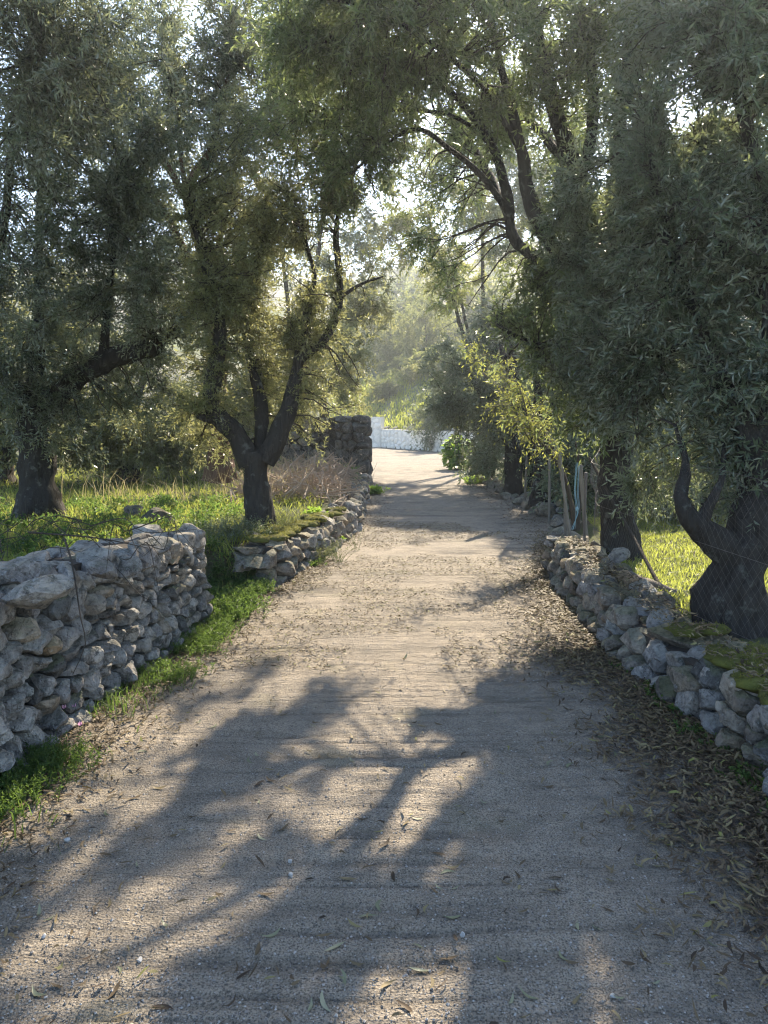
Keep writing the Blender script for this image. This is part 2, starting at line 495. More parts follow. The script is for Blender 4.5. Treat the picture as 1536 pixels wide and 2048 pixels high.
F = np.stack([i, i + 1, i + nxr + 1, i + nxr], -1)
road_me = mesh_from('road', R_.reshape(-1, 3), F, M['road'], True)
ga = road_me.attributes.new('groove', 'FLOAT', 'POINT'); ga.data.foreach_set('value', road_z(R_[..., 0], R_[..., 1], True).ravel().astype(np.float32))
tag(link('road', road_me), 'rough brushed concrete lane with loose chips', kind='structure')

def surf(x, y):
    x = np.asarray(x, float); y = np.asarray(y, float)
    inroad = (x > L_at(y) - .2) & (x < R_at(y) + .2) & (y < yw(x))
    wall_top = (x > R_at(y) + .05) & (x < R_at(y) + .5) & (y > 1.6) & (y < 7.3)
    return np.where(wall_top, .375, np.where(inroad, np.maximum(road_z(x, y), hgt(x, y)), hgt(x, y)))

# ------------------------------------------------------------------ stones
def ico(sub):
    import bmesh
    bm = bmesh.new(); bmesh.ops.create_icosphere(bm, subdivisions=sub, radius=1)
    V = np.array([v.co[:] for v in bm.verts]); F = np.array([[v.index for v in f.verts] for f in bm.faces])
    bm.free(); return V, F
ICO = {k: ico(k) for k in (1, 2, 3)}

def clip_poly(poly, n, d):
    """Keep the part of poly where p.n <= d."""
    out = []
    s = poly @ n - d
    for a in range(len(poly)):
        b = (a + 1) % len(poly)
        if s[a] <= 0: out.append(poly[a])
        if (s[a] < 0) != (s[b] < 0) and s[a] != s[b]:
            t = s[a] / (s[a] - s[b]); out.append(poly[a] + (poly[b] - poly[a]) * t)
    return np.array(out) if len(out) >= 3 else None

def cells(w, h, sw, sh, r, top=None):
    """Irregular stone cells in a w x h face: courses of jittered seeds, Voronoi split."""
    S = []
    v = 0
    while v < h:
        ch = sh * r.uniform(.5, 1.5); u = -r.uniform(0, sw)
        while u < w + sw * .3:
            cw = sw * r.choice([.35, .6, 1, 1.4, 2.1], p=[.2, .24, .24, .2, .12])
            S.append((u + cw * .5, v + ch * .5 + r.normal(0, sh * .17))); u += cw
        v += ch
    S = np.array(S)
    S = S[(S[:, 0] > -.02) & (S[:, 0] < w + .02) & (S[:, 1] < h + .02)]
    asp = np.array([1, sw / sh * .85])
    Q = S * asp
    out = []
    for k, q in enumerate(Q):
        poly = np.array([[0, 0], [w, 0], [w, h], [0, h]], float) * asp
        d2 = ((Q - q) ** 2).sum(1)
        for j in np.argsort(d2)[1:16]:
            n = Q[j] - q
            poly = clip_poly(poly, n, (n @ (Q[j] + q)) / 2)
            if poly is None: break
        if poly is not None: out.append(poly / asp)
    return out

def stone_mesh(poly, front, back, r, sub=2, rough=.5, gap=.005):
    V0, F = ICO[sub]
    c = poly.mean(0); q = poly - c
    th = np.arctan2(V0[:, 1], V0[:, 0])
    dirs = np.stack([np.cos(th), np.sin(th)], 1)
    e = np.roll(q, -1, 0) - q
    nn = np.stack([e[:, 1], -e[:, 0]], 1); nn /= np.maximum(np.linalg.norm(nn, axis=1, keepdims=True), 1e-9)
    dd = (nn * q).sum(1)
    sgn = np.sign(dd); nn *= sgn[:, None]; dd = np.maximum(np.abs(dd) - gap, .004)
    pr = (np.maximum(dirs @ nn.T, 0) / dd[None]); 
    pr = 1 / np.maximum((pr ** 14).sum(1) ** (1 / 14.), 1e-3)          # rounded polygon corners
    rho = np.hypot(V0[:, 0], V0[:, 1]); p = r.uniform(5, 10)
    k = (rho ** p + np.abs(V0[:, 2]) ** p) ** (1 / p)
    rh, zz = rho / k, V0[:, 2] / k
    size = math.sqrt(abs(np.cross(q, np.roll(q, -1, 0)).sum() / 2)) if len(q) > 2 else .1
    V = np.stack([dirs[:, 0] * pr * rh, dirs[:, 1] * pr * rh, np.where(zz > 0, zz * front, zz * back)], 1)
    for _ in range(9):                                                 # broken faces
        n = nrm(np.array([r.normal(0, .75), r.normal(0, .75), r.uniform(.25, 1)]))
        s = V @ n; m = s.max() * r.uniform(.5, .93)
        V = V - np.maximum(s - m, 0)[:, None] * n * .97
    off = r.uniform(0, 40, 3)
    d = (vnoise(V, 9 / max(size / .15, .7), off) - .5) * size * .34 * rough + (vnoise(V, 22, off) - .5) * .04 * rough + (vnoise(V, 50, off) - .5) * .02 * rough
    V = V + nrm(V + 1e-6) * d[:, None] * np.where(V[:, 2:3] > -back * .5, 1, .2)
    return c, V, F

def place_stone(wall, c3, u, v, n, V, F, mat, name='stone', label=None, smooth=True):
    me = mesh_from(name, V, F, mat, smooth)
    me.set_sharp_from_angle(angle=math.radians(24))
    o = bpy.data.objects.new(name, me); COL.objects.link(o)
    o.parent = wall
    Mx = Matrix(((u[0], v[0], n[0], c3[0]), (u[1], v[1], n[1], c3[1]), (u[2], v[2], n[2], c3[2]), (0, 0, 0, 1)))
    o.matrix_parent_inverse = Matrix.Identity(4)
    o.matrix_basis = Matrix.Translation(-wall.location) @ Mx
    if label: o['label'] = label
    return o

N_STONE = 0
def face_stones(wall, path, h0, h1, sw, sh, r, mats, sub=2, front=.07, back=.16, lean=.08, skip=None, side=1, rough=.5, zoff=None, gap=.005):
    """path: (n,2) base points of the visible face, face outward = side * right-hand normal."""
    global N_STONE
    path = np.asarray(path, float)
    seg = np.r_[0, np.cumsum(np.linalg.norm(np.diff(path, axis=0), axis=1))]
    W = seg[-1]
    H = max(h0, h1)
    for poly in cells(W, H, sw, sh, r):
        cu, cv = poly.mean(0)
        hh = h0 + (h1 - h0) * cu / W + r.normal(0, .025)
        if poly[:, 1].mean() > hh - .02: continue
        if skip is not None and skip(cu, cv): continue
        if np.ptp(poly[:, 0]) < .03 or np.ptp(poly[:, 1]) < .025: continue
        x = np.interp(cu, seg, path[:, 0]); y = np.interp(cu, seg, path[:, 1])
        x2 = np.interp(cu + .05, seg, path[:, 0]); y2 = np.interp(cu + .05, seg, path[:, 1])
        x1 = np.interp(cu - .05, seg, path[:, 0]); y1 = np.interp(cu - .05, seg, path[:, 1])
        u = nrm(np.array([x2 - x1, y2 - y1, 0]))
        n = np.array([u[1], -u[0], 0]) * side
        z0 = zoff(x, y) if zoff is not None else -.03
        vv = nrm(np.array([0, 0, 1.]) - n * lean); n2 = nrm(np.cross(u, vv)); n2 = n2 * np.sign(n2 @ n)
        uu = u if np.dot(np.cross(u, vv), n2) > 0 else -u
        pp = poly if uu is u else poly * [-1, 1]
        _, V, F = stone_mesh(pp, front * r.uniform(.6, 1.35), back * r.uniform(.7, 1.1), r, sub, rough, gap)
        c3 = np.array([x, y, z0]) + vv * cv + n2 * r.normal(0, .014)
        rz = r.normal(0, .05)
        u3 = nrm(uu * math.cos(rz) + n2 * math.sin(rz)); n3 = np.cross(u3, vv)
        place_stone(wall, c3, u3, vv, n3, V, F, mats(r, cu, cv))
        N_STONE += 1

def boulder(r, sx, sy, sz, sub=2, rough=.7, p=2.7):
    V0, F = ICO[sub]
    V = V0 / ((np.abs(V0) ** p).sum(1, keepdims=True) ** (1 / p))
    for _ in range(11 if p < 4 else 5):
        n = nrm(r.normal(0, 1, 3)); s = V @ n; m = s.max() * r.uniform(.55 if p < 4 else .8, .9 if p < 4 else .97)
        V = V - np.maximum(s - m, 0)[:, None] * n * .98
    off = r.uniform(0, 40, 3)
    V = V * (1 + (vnoise(V, 1.6, off) - .5)[:, None] * .35 * rough + (vnoise(V, 5, off) - .5)[:, None] * .22 * rough + (vnoise(V, 12, off) - .5)[:, None] * .1 * rough)
    return V * [sx, sy, sz], F

def top_stones(wall, path, h0, h1, thick, sw, st, r, mats, side=1, sub=2, size_z=.06, off=.0, hj=.02, keep=.95, sag=None):
    global N_STONE
    path = np.asarray(path, float)
    seg = np.r_[0, np.cumsum(np.linalg.norm(np.diff(path, axis=0), axis=1))]
    W = seg[-1]
    for poly in cells(W, thick, sw, st, r):
        if r.random() > keep: continue
        cu, ct = poly.mean(0)
        if np.ptp(poly[:, 0]) < .05: continue
        x = np.interp(cu, seg, path[:, 0]); y = np.interp(cu, seg, path[:, 1])
        x2 = np.interp(cu + .05, seg, path[:, 0]); y2 = np.interp(cu + .05, seg, path[:, 1])
        u = nrm(np.array([x2 - x, y2 - y, 0]))
        n = np.array([u[1], -u[0], 0]) * side
        z = h0 + (h1 - h0) * cu / W + r.normal(0, hj) + off
        if sag is not None: z += sag(cu, ct)
        up = nrm(np.array([r.normal(0, .12), r.normal(0, .12), 1.]))
        vv = -n; vv = nrm(vv - up * (vv @ up)); uu = np.cross(vv, up)
        pp = poly if uu @ u > 0 else poly * [-1, 1]
        _, V, F = stone_mesh(pp, size_z * r.uniform(.6, 1.5), .12, r, sub, .6, .01)
        c3 = np.array([x, y, 0]) - n * (ct + .0); c3[2] = z - .02
        place_stone(wall, c3, uu, vv, up, V, F, mats(r, cu, ct))
        N_STONE += 1

def core(wall, path, h0, h1, thick, side=1, mat='core', inset=.1, z0=-.1, name='rubble_core', drop=.05):
    path = np.asarray(path, float)
    t = nrm(np.gradient(path, axis=0)); n = np.stack([t[:, 1], -t[:, 0]], 1) * side
    a = path - n * inset; b = path - n * (thick - .02)
    hh = np.linspace(h0, h1, len(path)) - drop
    hh = hh + (vnoise2(path[:, 0], path[:, 1], 3.0) - .5) * .04
    k = len(path)
    V = np.concatenate([np.c_[a, np.full(k, z0)], np.c_[a, hh], np.c_[b, hh], np.c_[b, np.full(k, z0)]])
    F = []
    for q in range(3):
        for j in range(k - 1):
            p0, p1, p2, p3 = q * k + j, q * k + j + 1, (q + 1) * k + j + 1, (q + 1) * k + j
            F += [(p0, p1, p2), (p0, p2, p3)]
    for j in (0, k - 1):
        F += [(j, k + j, 2 * k + j), (j, 2 * k + j, 3 * k + j)]
    mb = MB(); mb.add(V, F); return mb.build(name, M[mat], wall)

def loose(wall, p, s, r, mat, sub=2, rot=None, name='stone', label=None, sq=2.7):
    V, F = boulder(r, *s, sub=sub, p=sq)
    me = mesh_from(name, V, F, mat, True)
    me.set_sharp_from_angle(angle=math.radians(24))
    o = bpy.data.objects.new(name, me); COL.objects.link(o)
    o.location = np.asarray(p) - (np.array(wall.location) if wall is not None else 0)
    o.rotation_euler = rot or (r.normal(0, .15), r.normal(0, .15), r.uniform(0, 6.3))
    if wall is not None: o.parent = wall
    if label: o['label'] = label
    return o

def pathL(y0, y1, off=0.0, n=30):
    y = np.linspace(y0, y1, n); return np.stack([L_at(y) + off, y], 1)
def pathR(y0, y1, off=0.0, n=30):
    y = np.linspace(y0, y1, n); return np.stack([R_at(y) + off, y], 1)

r = np.random.default_rng(11)
def grey_mix(r, u, v):
    k = r.random()
    return M['stone'] if k < .86 else M['stone_warm'] if k < .95 else M['stone_black']
# left wall, grey, tall, ending in a square end at the opening
wl = empty('stone_wall', (-1.7, 3.6, 0), 'tall grey dry stone wall on the near left ending at the opening to the field', 'stone wall')
Lp = pathL(1.6, 5.55)
core(wl, Lp, .98, .74, .55)
face_stones(wl, Lp, .98, .72, .15, .098, r, grey_mix, 3, .06, .17, .07, rough=.7)
endp = np.array([[-1.42, 5.57], [-1.95, 5.74]])
def wall_end(r, u, v): return M['stone'] if r.random() < .7 else M['stone_warm']
face_stones(wl, endp[::-1], .76, .72, .17, .11, r, wall_end, 2, .06, .16, .03, side=-1)
top_stones(wl, Lp, .93, .7, .56, .24, .2, r, grey_mix, sub=3, size_z=.06, hj=.025)
for (px, py, d, s, mt) in [(75, 1190, 3.15, (.15, .12, .075), 'stone'), (25, 1150, 3.3, (.13, .12, .07), 'stone'), (110, 1215, 3.2, (.06, .07, .07), 'stone_black'), (300, 1095, 4.75, (.14, .11, .07), 'stone'),
                           (365, 1075, 5.45, (.17, .14, .07), 'stone_warm'), (255, 1130, 4.2, (.12, .09, .05), 'stone'), (200, 1135, 3.8, (.11, .09, .05), 'stone'), (330, 1080, 5.3, (.12, .12, .06), 'stone')]:
    loose(wl, P(px, py, d), s, r, M[mt], 3)

# low wall further on, with a mossy top
def warm_mix(r, u, v):
    k = r.random()
    return M['stone_warm'] if k < .7 else M['stone'] if k < .95 else M['stone_black']
wm = empty('stone_wall', (-.8, 8, 0), 'low sunlit retaining wall with yellow moss on its top beside the forked olive tree', 'stone wall')
Lm = pathL(6.85, 17.8, n=60)
core(wm, Lm, .40, .25, .42)
face_stones(wm, pathL(6.85, 10.6), .41, .36, .2, .12, r, warm_mix, 2, .07, .15, .05)
face_stones(wm, pathL(10.6, 17.8), .35, .24, .26, .13, r, warm_mix, 2, .07, .15, .05)
ends = np.array([[-1.55, 6.78], [-1.05, 6.78]])
face_stones(wm, ends, .38, .4, .3, .14, r, lambda r, u, v: M['stone_dark'] if r.random() < .4 else M['stone_warm'], 3, .07, .16, .03)
top_stones(wm, pathL(6.9, 17.5, n=50), .38, .25, .42, .26, .2, r, warm_mix, sub=2, size_z=.04, keep=.9)
loose(wm, P(505, 1118, 6.8) - [0, 0, .02], (.26, .15, .07), r, M['stone_warm'], 3)
loose(wm, P(530, 1160, 6.75) - [0, 0, .06], (.15, .13, .17), r, M['stone_dark'], 3)

def moss_sheet(wall, path, h, w0, w1, r, name='moss', thr=.45, side=1, cnt=4):
    """Cushions of moss along a wall top, furred with tiny shoots."""
    path = np.asarray(path); t = nrm(np.gradient(path, axis=0)); n = np.stack([t[:, 1], -t[:, 0]], 1) * side
    mb = MB(); pts = []
    V0, F0 = ICO[2]
    up = V0[:, 2] > .1
    for _ in range(int(len(path) * cnt)):
        k = r.integers(0, len(path)); o = r.uniform(w0, w1)
        p = np.r_[path[k] - n[k] * o, (h[k] if hasattr(h, '__len__') else h)]
        if vnoise(p, 3.3) < thr: continue
        s = r.uniform(.035, .09)
        V = V0 * [s * r.uniform(.8, 1.5), s * r.uniform(.8, 1.5), .022 + r.random() * .016]
        V = V * (1 + (vnoise(V + p, 45)[:, None] - .5) * .6)
        mb.add(V + p, F0); q = V[up] + p
        pts.append(np.repeat(q, 2, 0) + r.normal(0, .008, (len(q) * 2, 3)) * [1, 1, .3])
    mb.build(name, M['moss'], wall, True)['kind'] = 'stuff'
    MOSS.append((wall, np.concatenate(pts)))
MOSS = []
pm = pathL(6.95, 10.2, n=40)
moss_sheet(wm, pm, np.linspace(.415, .365, 40), .08, .4, r, thr=.5)

# right wall
wr = empty('stone_wall', (1.7, 4.8, 0), 'low crumbling wall on the right edge with leaf litter at its foot', 'stone wall')
Rp = pathR(1.6, 7.35, n=40)
core(wr, Rp, .4, .42, .5, side=-1, drop=.17)
def rmix(r, u, v):
    k = r.random()
    return M['stone'] if k < (.45 if u < 2.6 else .12) else M['stone_warm'] if k < .6 else M['stone_brown'] if k < .94 else M['stone_black']
slump = lambda cu, ct: -.10 * math.exp(-((cu - 2.7) / .55) ** 2)
face_stones(wr, Rp, .37, .41, .15, .1, r, rmix, 3, .055, .17, .16, side=-1, skip=lambda u, v: v > .33 + 2 * slump(u, 0))
top_stones(wr, Rp, .31, .34, .5, .2, .16, r, rmix, side=-1, sub=2, size_z=.045, hj=.03, sag=slump)
endr = np.array([[1.68, 7.42], [2.15, 7.5]])
face_stones(wr, endr, .42, .4, .2, .13, r, rmix, 2, .06, .15, .03, side=-1)
for (px, py, d, s, mt) in [(1235, 1115, 6.2, (.13, .1, .08), 'stone'), (1160, 1110, 6.6, (.1, .1, .08), 'stone_warm'), (1190, 1150, 6.0, (.12, .1, .09), 'stone_warm'), (1262, 1165, 5.6, (.07, .06, .06), 'stone_orange'),
                           (1250, 1150, 5.75, (.09, .07, .06), 'stone_orange'), (1275, 1185, 5.4, (.05, .05, .04), 'stone_orange'), (1310, 1225, 5.0, (.16, .1, .08), 'stone_warm'), (1240, 1235, 5.0, (.16, .12, .08), 'stone_warm'),
                           (1380, 1280, 4.2, (.26, .13, .07), 'stone_brown'), (1360, 1330, 4.0, (.11, .09, .07), 'stone')]:
    loose(wr, P(px, py, d), s, r, M[mt], 3)
moss_sheet(wr, pathR(2.9, 4.1, n=30), .355, .1, .45, r, thr=.52, side=-1)

# rubble kerb on the right farther on
kb = empty('stone_kerb', (2.4, 12, 0), 'line of rubble stones edging the lane below the wire fence', 'kerb')
for k in range(95):
    y = r.uniform(7.6, 19); x = R_at(y) + r.uniform(.05, .45)
    s = r.uniform(.06, .15)
    loose(kb, (x, y, r.uniform(.0, .12)), (s * 1.25, s, s * .8), r, warm_mix(r, 0, 0), 2)

# dark ruined wall facing the camera
wd = empty('stone_wall', (-1.5, 18.1, 0), 'dark ruined field wall of big blocks behind the dry brush heap', 'stone wall')
dp = np.stack([np.linspace(-8, -.35, 30), np.full(30, 18.1)], 1)
core(wd, dp[:-1], 1.65, 1.72, .6, inset=.14)
def dark_mix(r, u, v):
    return M['stone_dark'] if r.random() < (.5 if u < 6.2 else .95) else M['stone_warm']
core_end = None
face_stones(wd, dp[:-4], 1.6, 1.72, .36, .2, r, dark_mix, 2, .09, .2, .03)
q_mats = lambda r, u, v: M['stone_dark'] if r.random() < .8 else M['stone_black']
face_stones(wd, np.array([[-1.25, 18.08], [-.8, 18.08], [-.36, 18.08]]), 1.62, 1.74, .38, .25, r, q_mats, 3, .08, .25, .02)
face_stones(wd, np.array([[-.34, 18.1], [-.34, 18.75]]), 1.7, 1.6, .36, .25, r, q_mats, 2, .06, .25, .02)

# white painted wall with a taller pillar
ww = empty('white_wall', (1, 40, 0), 'whitewashed stone wall with a tall end pier across the end of the lane', 'wall')
wp = np.array([[-.2, 41.7], [.5, 40.4], [3, 35.5], [6, 31], [9, 28.5]])
core(ww, wp, 1.04, 1.04, .5, mat='mortar', inset=.02, drop=.0)
face_stones(ww, wp, 1.0, 1.0, .5, .24, r, lambda r, u, v: M['white'], 2, .022, .12, 0, gap=.0015, rough=.16)
pil = np.array([[-2.6, 42.8], [-.2, 41.62]])
core(ww, pil, 1.76, 1.76, .5, mat='mortar', inset=.012, drop=.0)
face_stones(ww, pil, 1.74, 1.74, .6, .34, r, lambda r, u, v: M['white'], 2, .03, .12, 0, gap=.003, rough=.2)
for k in range(26):
    x = r.uniform(-.6, 4); y = yw(x) + r.uniform(.5, 1.4)
    s = r.uniform(.12, .32)
    loose(ww, (x, y, .95 + r.random() * .2), (s, s, s * .7), r, M['stone'], 1)

# boulders in the field behind the left wall
for (px, py, d, s, lab) in [(268, 1030, 8.9, (.15, .13, .13), 'small dark boulder in the grass left of the larger one'), (312, 1040, 8.6, (.24, .18, .14), 'large dark boulder in the grass behind the left wall')]:
    q_ = P(px, py, d); o = loose(None, (q_[0], q_[1], float(hgt(q_[0], q_[1])) + s[2] * .55), s, r, M['stone_dark'], 3, name='boulder'); tag(o, lab, 'boulder')
print('stones', N_STONE)

# ------------------------------------------------------------------ foliage
def ground_hit(p):
    k = p[:, 2] / SUNV[2]
    return p[:, 0] - SUNV[0] * k, p[:, 1] - SUNV[1] * k

def keep_prob(p, near_only=False):
    """How much leaf the air above may hold: thin where the sun gets through to the lane and the field."""
    sx, sy = ground_hit(p)
    k = np.full(len(p), .95)
    # fleck pattern, streaked along the sun's path
    a = sx * math.cos(SUN_AZ) - sy * math.sin(SUN_AZ); b = sx * math.sin(SUN_AZ) + sy * math.cos(SUN_AZ)
    n = vnoise2(a * 6.5, b * 3.6, 1.0, 3) * .62 + vnoise2(a * 2.4, b * 1.3, 1.0, 9) * .38
    fore = (sx > -2.2) & (sx < 2.2) & (sy > .5) & (sy < 4.9)
    k = np.where(fore, np.where(n > np.interp(sy, [1.5, 2.6, 3.6], [.42, .455, .49]), .95, .006), k)
    k = np.where(fore & (p[:, 0] > 1.45) & (p[:, 2] < 3.5), np.maximum(k, .75), k)
    if near_only: return np.where(fore, k, 1.0)
    def zone(x0, x1, y0, y1, kk, nn=.7):
        m = (sx > x0) & (sx < x1) & (sy > y0) & (sy < y1)
        return np.where(m, np.where(n > nn, .5, kk), k)
    k = zone(-1.4, 1.65, 4.75, 10.3, .07, .72)
    k = zone(-6.5, -.9, 8.4, 12.0, .1)
    k = zone(-1.8, -.3, 6.8, 11.5, .06)
    k = zone(-1.8, -.3, 11.5, 17.5, .7)
    k = zone(1.9, 4.0, 5.4, 8.2, .04)
    k = zone(-2, 4, 18.2, 44, .03, .8)
    k = np.where((p[:, 2] < 2.2) & (p[:, 1] > 10.5), .95, k)
    return k

LEAVES = 0
def leaf_tris(B, D, Nn, Lg, Wd, tint, fold=.25):
    """Two-triangle folded leaves."""
    S = nrm(np.cross(D, Nn)); N2 = np.cross(S, D)
    Lg = Lg[:, None]; Wd = Wd[:, None]
    m = B + D * Lg * .45
    v1 = m + S * Wd * .5 + N2 * Wd * fold; v3 = m - S * Wd * .5 + N2 * Wd * fold
    tip = B + D * Lg - N2 * Lg * .06
    V = np.stack([B, v1, tip, v3], 1).reshape(-1, 3)
    i = np.arange(len(B))[:, None] * 4
    F = np.concatenate([i + [0, 1, 2], i + [0, 2, 3]], 1).reshape(-1, 3)
    return V, F, np.repeat(tint, 2)

def twig_geo(S, D, Ln, rad, droop, r, seg=2):
    """Tapered three-sided twigs."""
    n = len(S)
    t = np.linspace(0, 1, seg + 1)
    C = S[:, None] + D[:, None] * (Ln[:, None] * t)[..., None]
    C[..., 2] -= (droop * Ln)[:, None] * t ** 2
    u = nrm(np.cross(D, [.3, .2, .93])); v = np.cross(D, u)
    ang = np.array([0, 2.094, 4.189])
    ring = np.cos(ang)[None, :, None] * u[:, None] + np.sin(ang)[None, :, None] * v[:, None]
    V = [C[:, k, None] + ring * (rad * (1 - t[k] * .75))[:, None, None] for k in range(seg)]
    V = np.concatenate(V + [C[:, seg:seg + 1]], 1)
    w = 3 * seg + 1
    F = []
    for k in range(seg - 1):
        for j in range(3):
            a, b = 3 * k + j, 3 * k + (j + 1) % 3
            F += [(a, b, b + 3), (a, b + 3, a + 3)]
    for j in range(3): F.append((3 * (seg - 1) + j, 3 * (seg - 1) + (j + 1) % 3, 3 * seg))
    F = (np.arange(n)[:, None, None] * w + np.array(F)[None]).reshape(-1, 3)
    return V.reshape(-1, 3), F

def sprays(S, D, Ln, nl, L, W, r, droop=.3, ang=.9, trad=.0025):
    """Leaves set along twigs. Returns leaf and twig arrays."""
    n = len(S)
    t = (np.arange(nl)[None] + r.random((n, nl)) * .6 + .3) / nl
    t = np.clip(t, .08, 1)
    B = S[:, None] + D[:, None] * (Ln[:, None] * t)[..., None]
    B[..., 2] -= (droop * Ln)[:, None] * t ** 2
    tanv = D[:, None] + np.zeros_like(B); tanv[..., 2] -= 2 * (droop)[:, None] * t; tanv = nrm(tanv)
    u = nrm(np.cross(D, r.normal(0, 1, (n, 3)))); v = np.cross(D, u)
    ph = np.arange(nl)[None] * 2.6 + r.normal(0, .4, (n, nl))
    rad = np.cos(ph)[..., None] * u[:, None] + np.sin(ph)[..., None] * v[:, None]
    LD = nrm(tanv * (.75 + .3 * t[..., None]) + rad * ang + r.normal(0, .18, (n, nl, 3)) + np.array([0, 0, -.12]))
    NN = nrm(np.cross(LD, np.cross(tanv, LD)) + r.normal(0, .45, (n, nl, 3)) + np.array([0, 0, .25]))
    k = n * nl
    tint = np.clip(np.repeat(r.normal(.45, .22, n) + 1.0 * (vnoise(S, 1.6, 3) - .5), nl) + r.normal(0, .2, k), 0, 1)
    Lg = L * r.uniform(.65, 1.25, k); Wd = W * r.uniform(.75, 1.25, k)
    return leaf_tris(B.reshape(-1, 3), LD.reshape(-1, 3), NN.reshape(-1, 3), Lg, Wd, tint), twig_geo(S, D, Ln, np.full(n, trad), droop, r)

def tree(name, label, cat, limbs, lobes, leaf, bark, twigmat, r, base=None, group=None, L=.055, W=.013, nl=16, tw=9, tl=.3,
         droop=.3, trunk_sides=16, lump=.22, flare=.4, mask=True, branch=True, shell=.35, twr=.0025, bsides=5, spread=.8, stem_name='trunk', minr=.006, brad=.011, dens=1.0, twigs=True):
    """limbs: [(points (x,y,z,r), ...)], the first one the trunk. lobes: [(px,py,d,rpx,ry,n)]."""
    global LEAVES
    limbs = [catmull(np.asarray(l, float), .055 if k_ == 0 else .08) for k_, l in enumerate(limbs)]
    b = limbs[0][0][:3] if base is None else np.asarray(base)
    root = empty(name, b, label, cat, group)
    nodes, dirs, nrad = [], [], []
    for k, l in enumerate(limbs):
        mb = MB()
        rad = np.maximum(l[:, 3], .004)
        sd = trunk_sides * 2 if rad.max() > .1 and trunk_sides >= 16 else trunk_sides if rad.max() > .1 else 10 if rad.max() > .04 else 7
        pts = l[:, :3].copy()
        if rad.max() < .12:
            pts = pts + (np.stack([vnoise(pts, 2.2, q) for q in (1, 21, 41)], -1) - .5) * min(.12, 2.5 * rad.mean()) * np.linspace(0, 1, len(pts))[:, None]
        tube(mb, pts, rad, sd, lump if rad.max() > .05 else lump * .6, flare if k == 0 else 0, True, ns=5)
        mb.build(stem_name if k == 0 else 'limb', M[bark], root, True)
        s0 = 0 if k else len(pts) // 3
        nodes += list(pts[s0:]); dirs += list(nrm(np.gradient(pts, axis=0))[s0:]); nrad += list(rad[s0:])
    C = []
    for (px, py, d, rp, ry, n) in lobes:
        n = int(n * dens); c = P(px, py, d); rx = rp / FPX * d
        q = nrm(r.normal(0, 1, (n, 3))) * (r.random((n, 1)) ** shell)
        C.append(c + q * [rx, ry, rx])
    C = np.concatenate(C)
    C = C[C[:, 2] > hgt(C[:, 0], C[:, 1]) + .25]
    if mask:
        C = C[r.random(len(C)) < keep_prob(C) ** .6]
    N = np.array(nodes); Dn = np.array(dirs); Rn = np.array(nrad)
    dist = np.array([np.min(((N - c) ** 2).sum(1)) for c in C])
    order = np.argsort(dist)
    cap = len(N) + 14 * len(C) + 20
    NN_ = np.zeros((cap, 3)); DD = np.zeros((cap, 3)); RR = np.zeros(cap)
    cnt = len(N); NN_[:cnt] = N; DD[:cnt] = Dn; RR[:cnt] = Rn
    bm = MB(); S, D = [], []
    for oi in order:
        c = C[oi]
        dv = c - NN_[:cnt]; dd = np.sqrt((dv ** 2).sum(1))
        cost = dd + .35 * np.maximum(-(dv * DD[:cnt]).sum(1), 0) + .02 / np.maximum(RR[:cnt], .004) * .15
        j = int(np.argmin(cost)); p0 = NN_[j]; d = dd[j]
        if d < .05: continue
        out = dv[j] / d
        p1 = p0 + nrm(DD[j] * .7 + out * .7 + np.array([0, 0, .25])) * d * .35
        p2 = c - nrm(out + np.array([0, 0, -.25 * droop]) + r.normal(0, .25, 3)) * d * .33
        m = int(np.clip(d / .13, 3, 12)); t = np.linspace(0, 1, m + 1)[:, None]
        path = p0 * (1 - t) ** 3 + 3 * p1 * t * (1 - t) ** 2 + 3 * p2 * t * t * (1 - t) + c * t ** 3
        path[1:-1] += r.normal(0, .014, (m - 1, 3)) * min(1, d)
        r0 = min(RR[j] * .7, minr + brad * d); r1 = min(.0035, r0)
        rad = r0 + (r1 - r0) * t[:, 0] ** .8
        if branch: tube(bm, path, rad, bsides if r0 > .008 else 4, 0, 0, False)
        tg = nrm(np.gradient(path, axis=0))
        NN_[cnt:cnt + m] = path[1:]; DD[cnt:cnt + m] = tg[1:]; RR[cnt:cnt + m] = rad[1:]; cnt += m
        idx = r.integers(max(0, m - max(3, int(.45 / .13))), m + 1, tw)
        S.append(path[idx] + r.normal(0, .01, (tw, 3)))
        D.append(nrm(tg[idx] * .55 + r.normal(0, spread, (tw, 3)) + np.array([0, 0, .1])))
    if branch and bm.V: bm.build('branches', M[twigmat], root, True)['kind'] = 'stuff'
    S = np.concatenate(S); D = np.concatenate(D)
    if mask:
        kp = r.random(len(S)) < keep_prob(S)
        S, D = S[kp], D[kp]
    n = len(S)
    Ln = tl * r.uniform(.5, 1.35, n); dr = droop * r.uniform(.2, 1.8, n)
    (V, F, T), (TV, TF) = sprays(S, D, Ln, nl, L, W, r, dr, trad=twr)
    if mask:
        q = V.reshape(-1, 4, 3); kl = r.random(len(q)) < keep_prob(q.mean(1), True) ** .7
        V = q[kl].reshape(-1, 3); T = T.reshape(-1, 2)[kl].ravel(); F = (np.arange(kl.sum())[:, None, None] * 4 + np.array([[0, 1, 2], [0, 2, 3]])[None]).reshape(-1, 3)
    LEAVES += len(T) // 2
    og = np.array(root.location)
    o = link('crown', mesh_from('crown', V - og, F, M[leaf], False, T), root); o['kind'] = 'stuff'
    if twigs:
        o = link('twigs', mesh_from('twigs', TV - og, TF, M[twigmat], False), root); o['kind'] = 'stuff'
    return root

def limb(*pts):
    """(px, py, d, r) -> (x, y, z, r)"""
    return [np.r_[P(a, b, c), q] for a, b, c, q in pts]

r = np.random.default_rng(21)
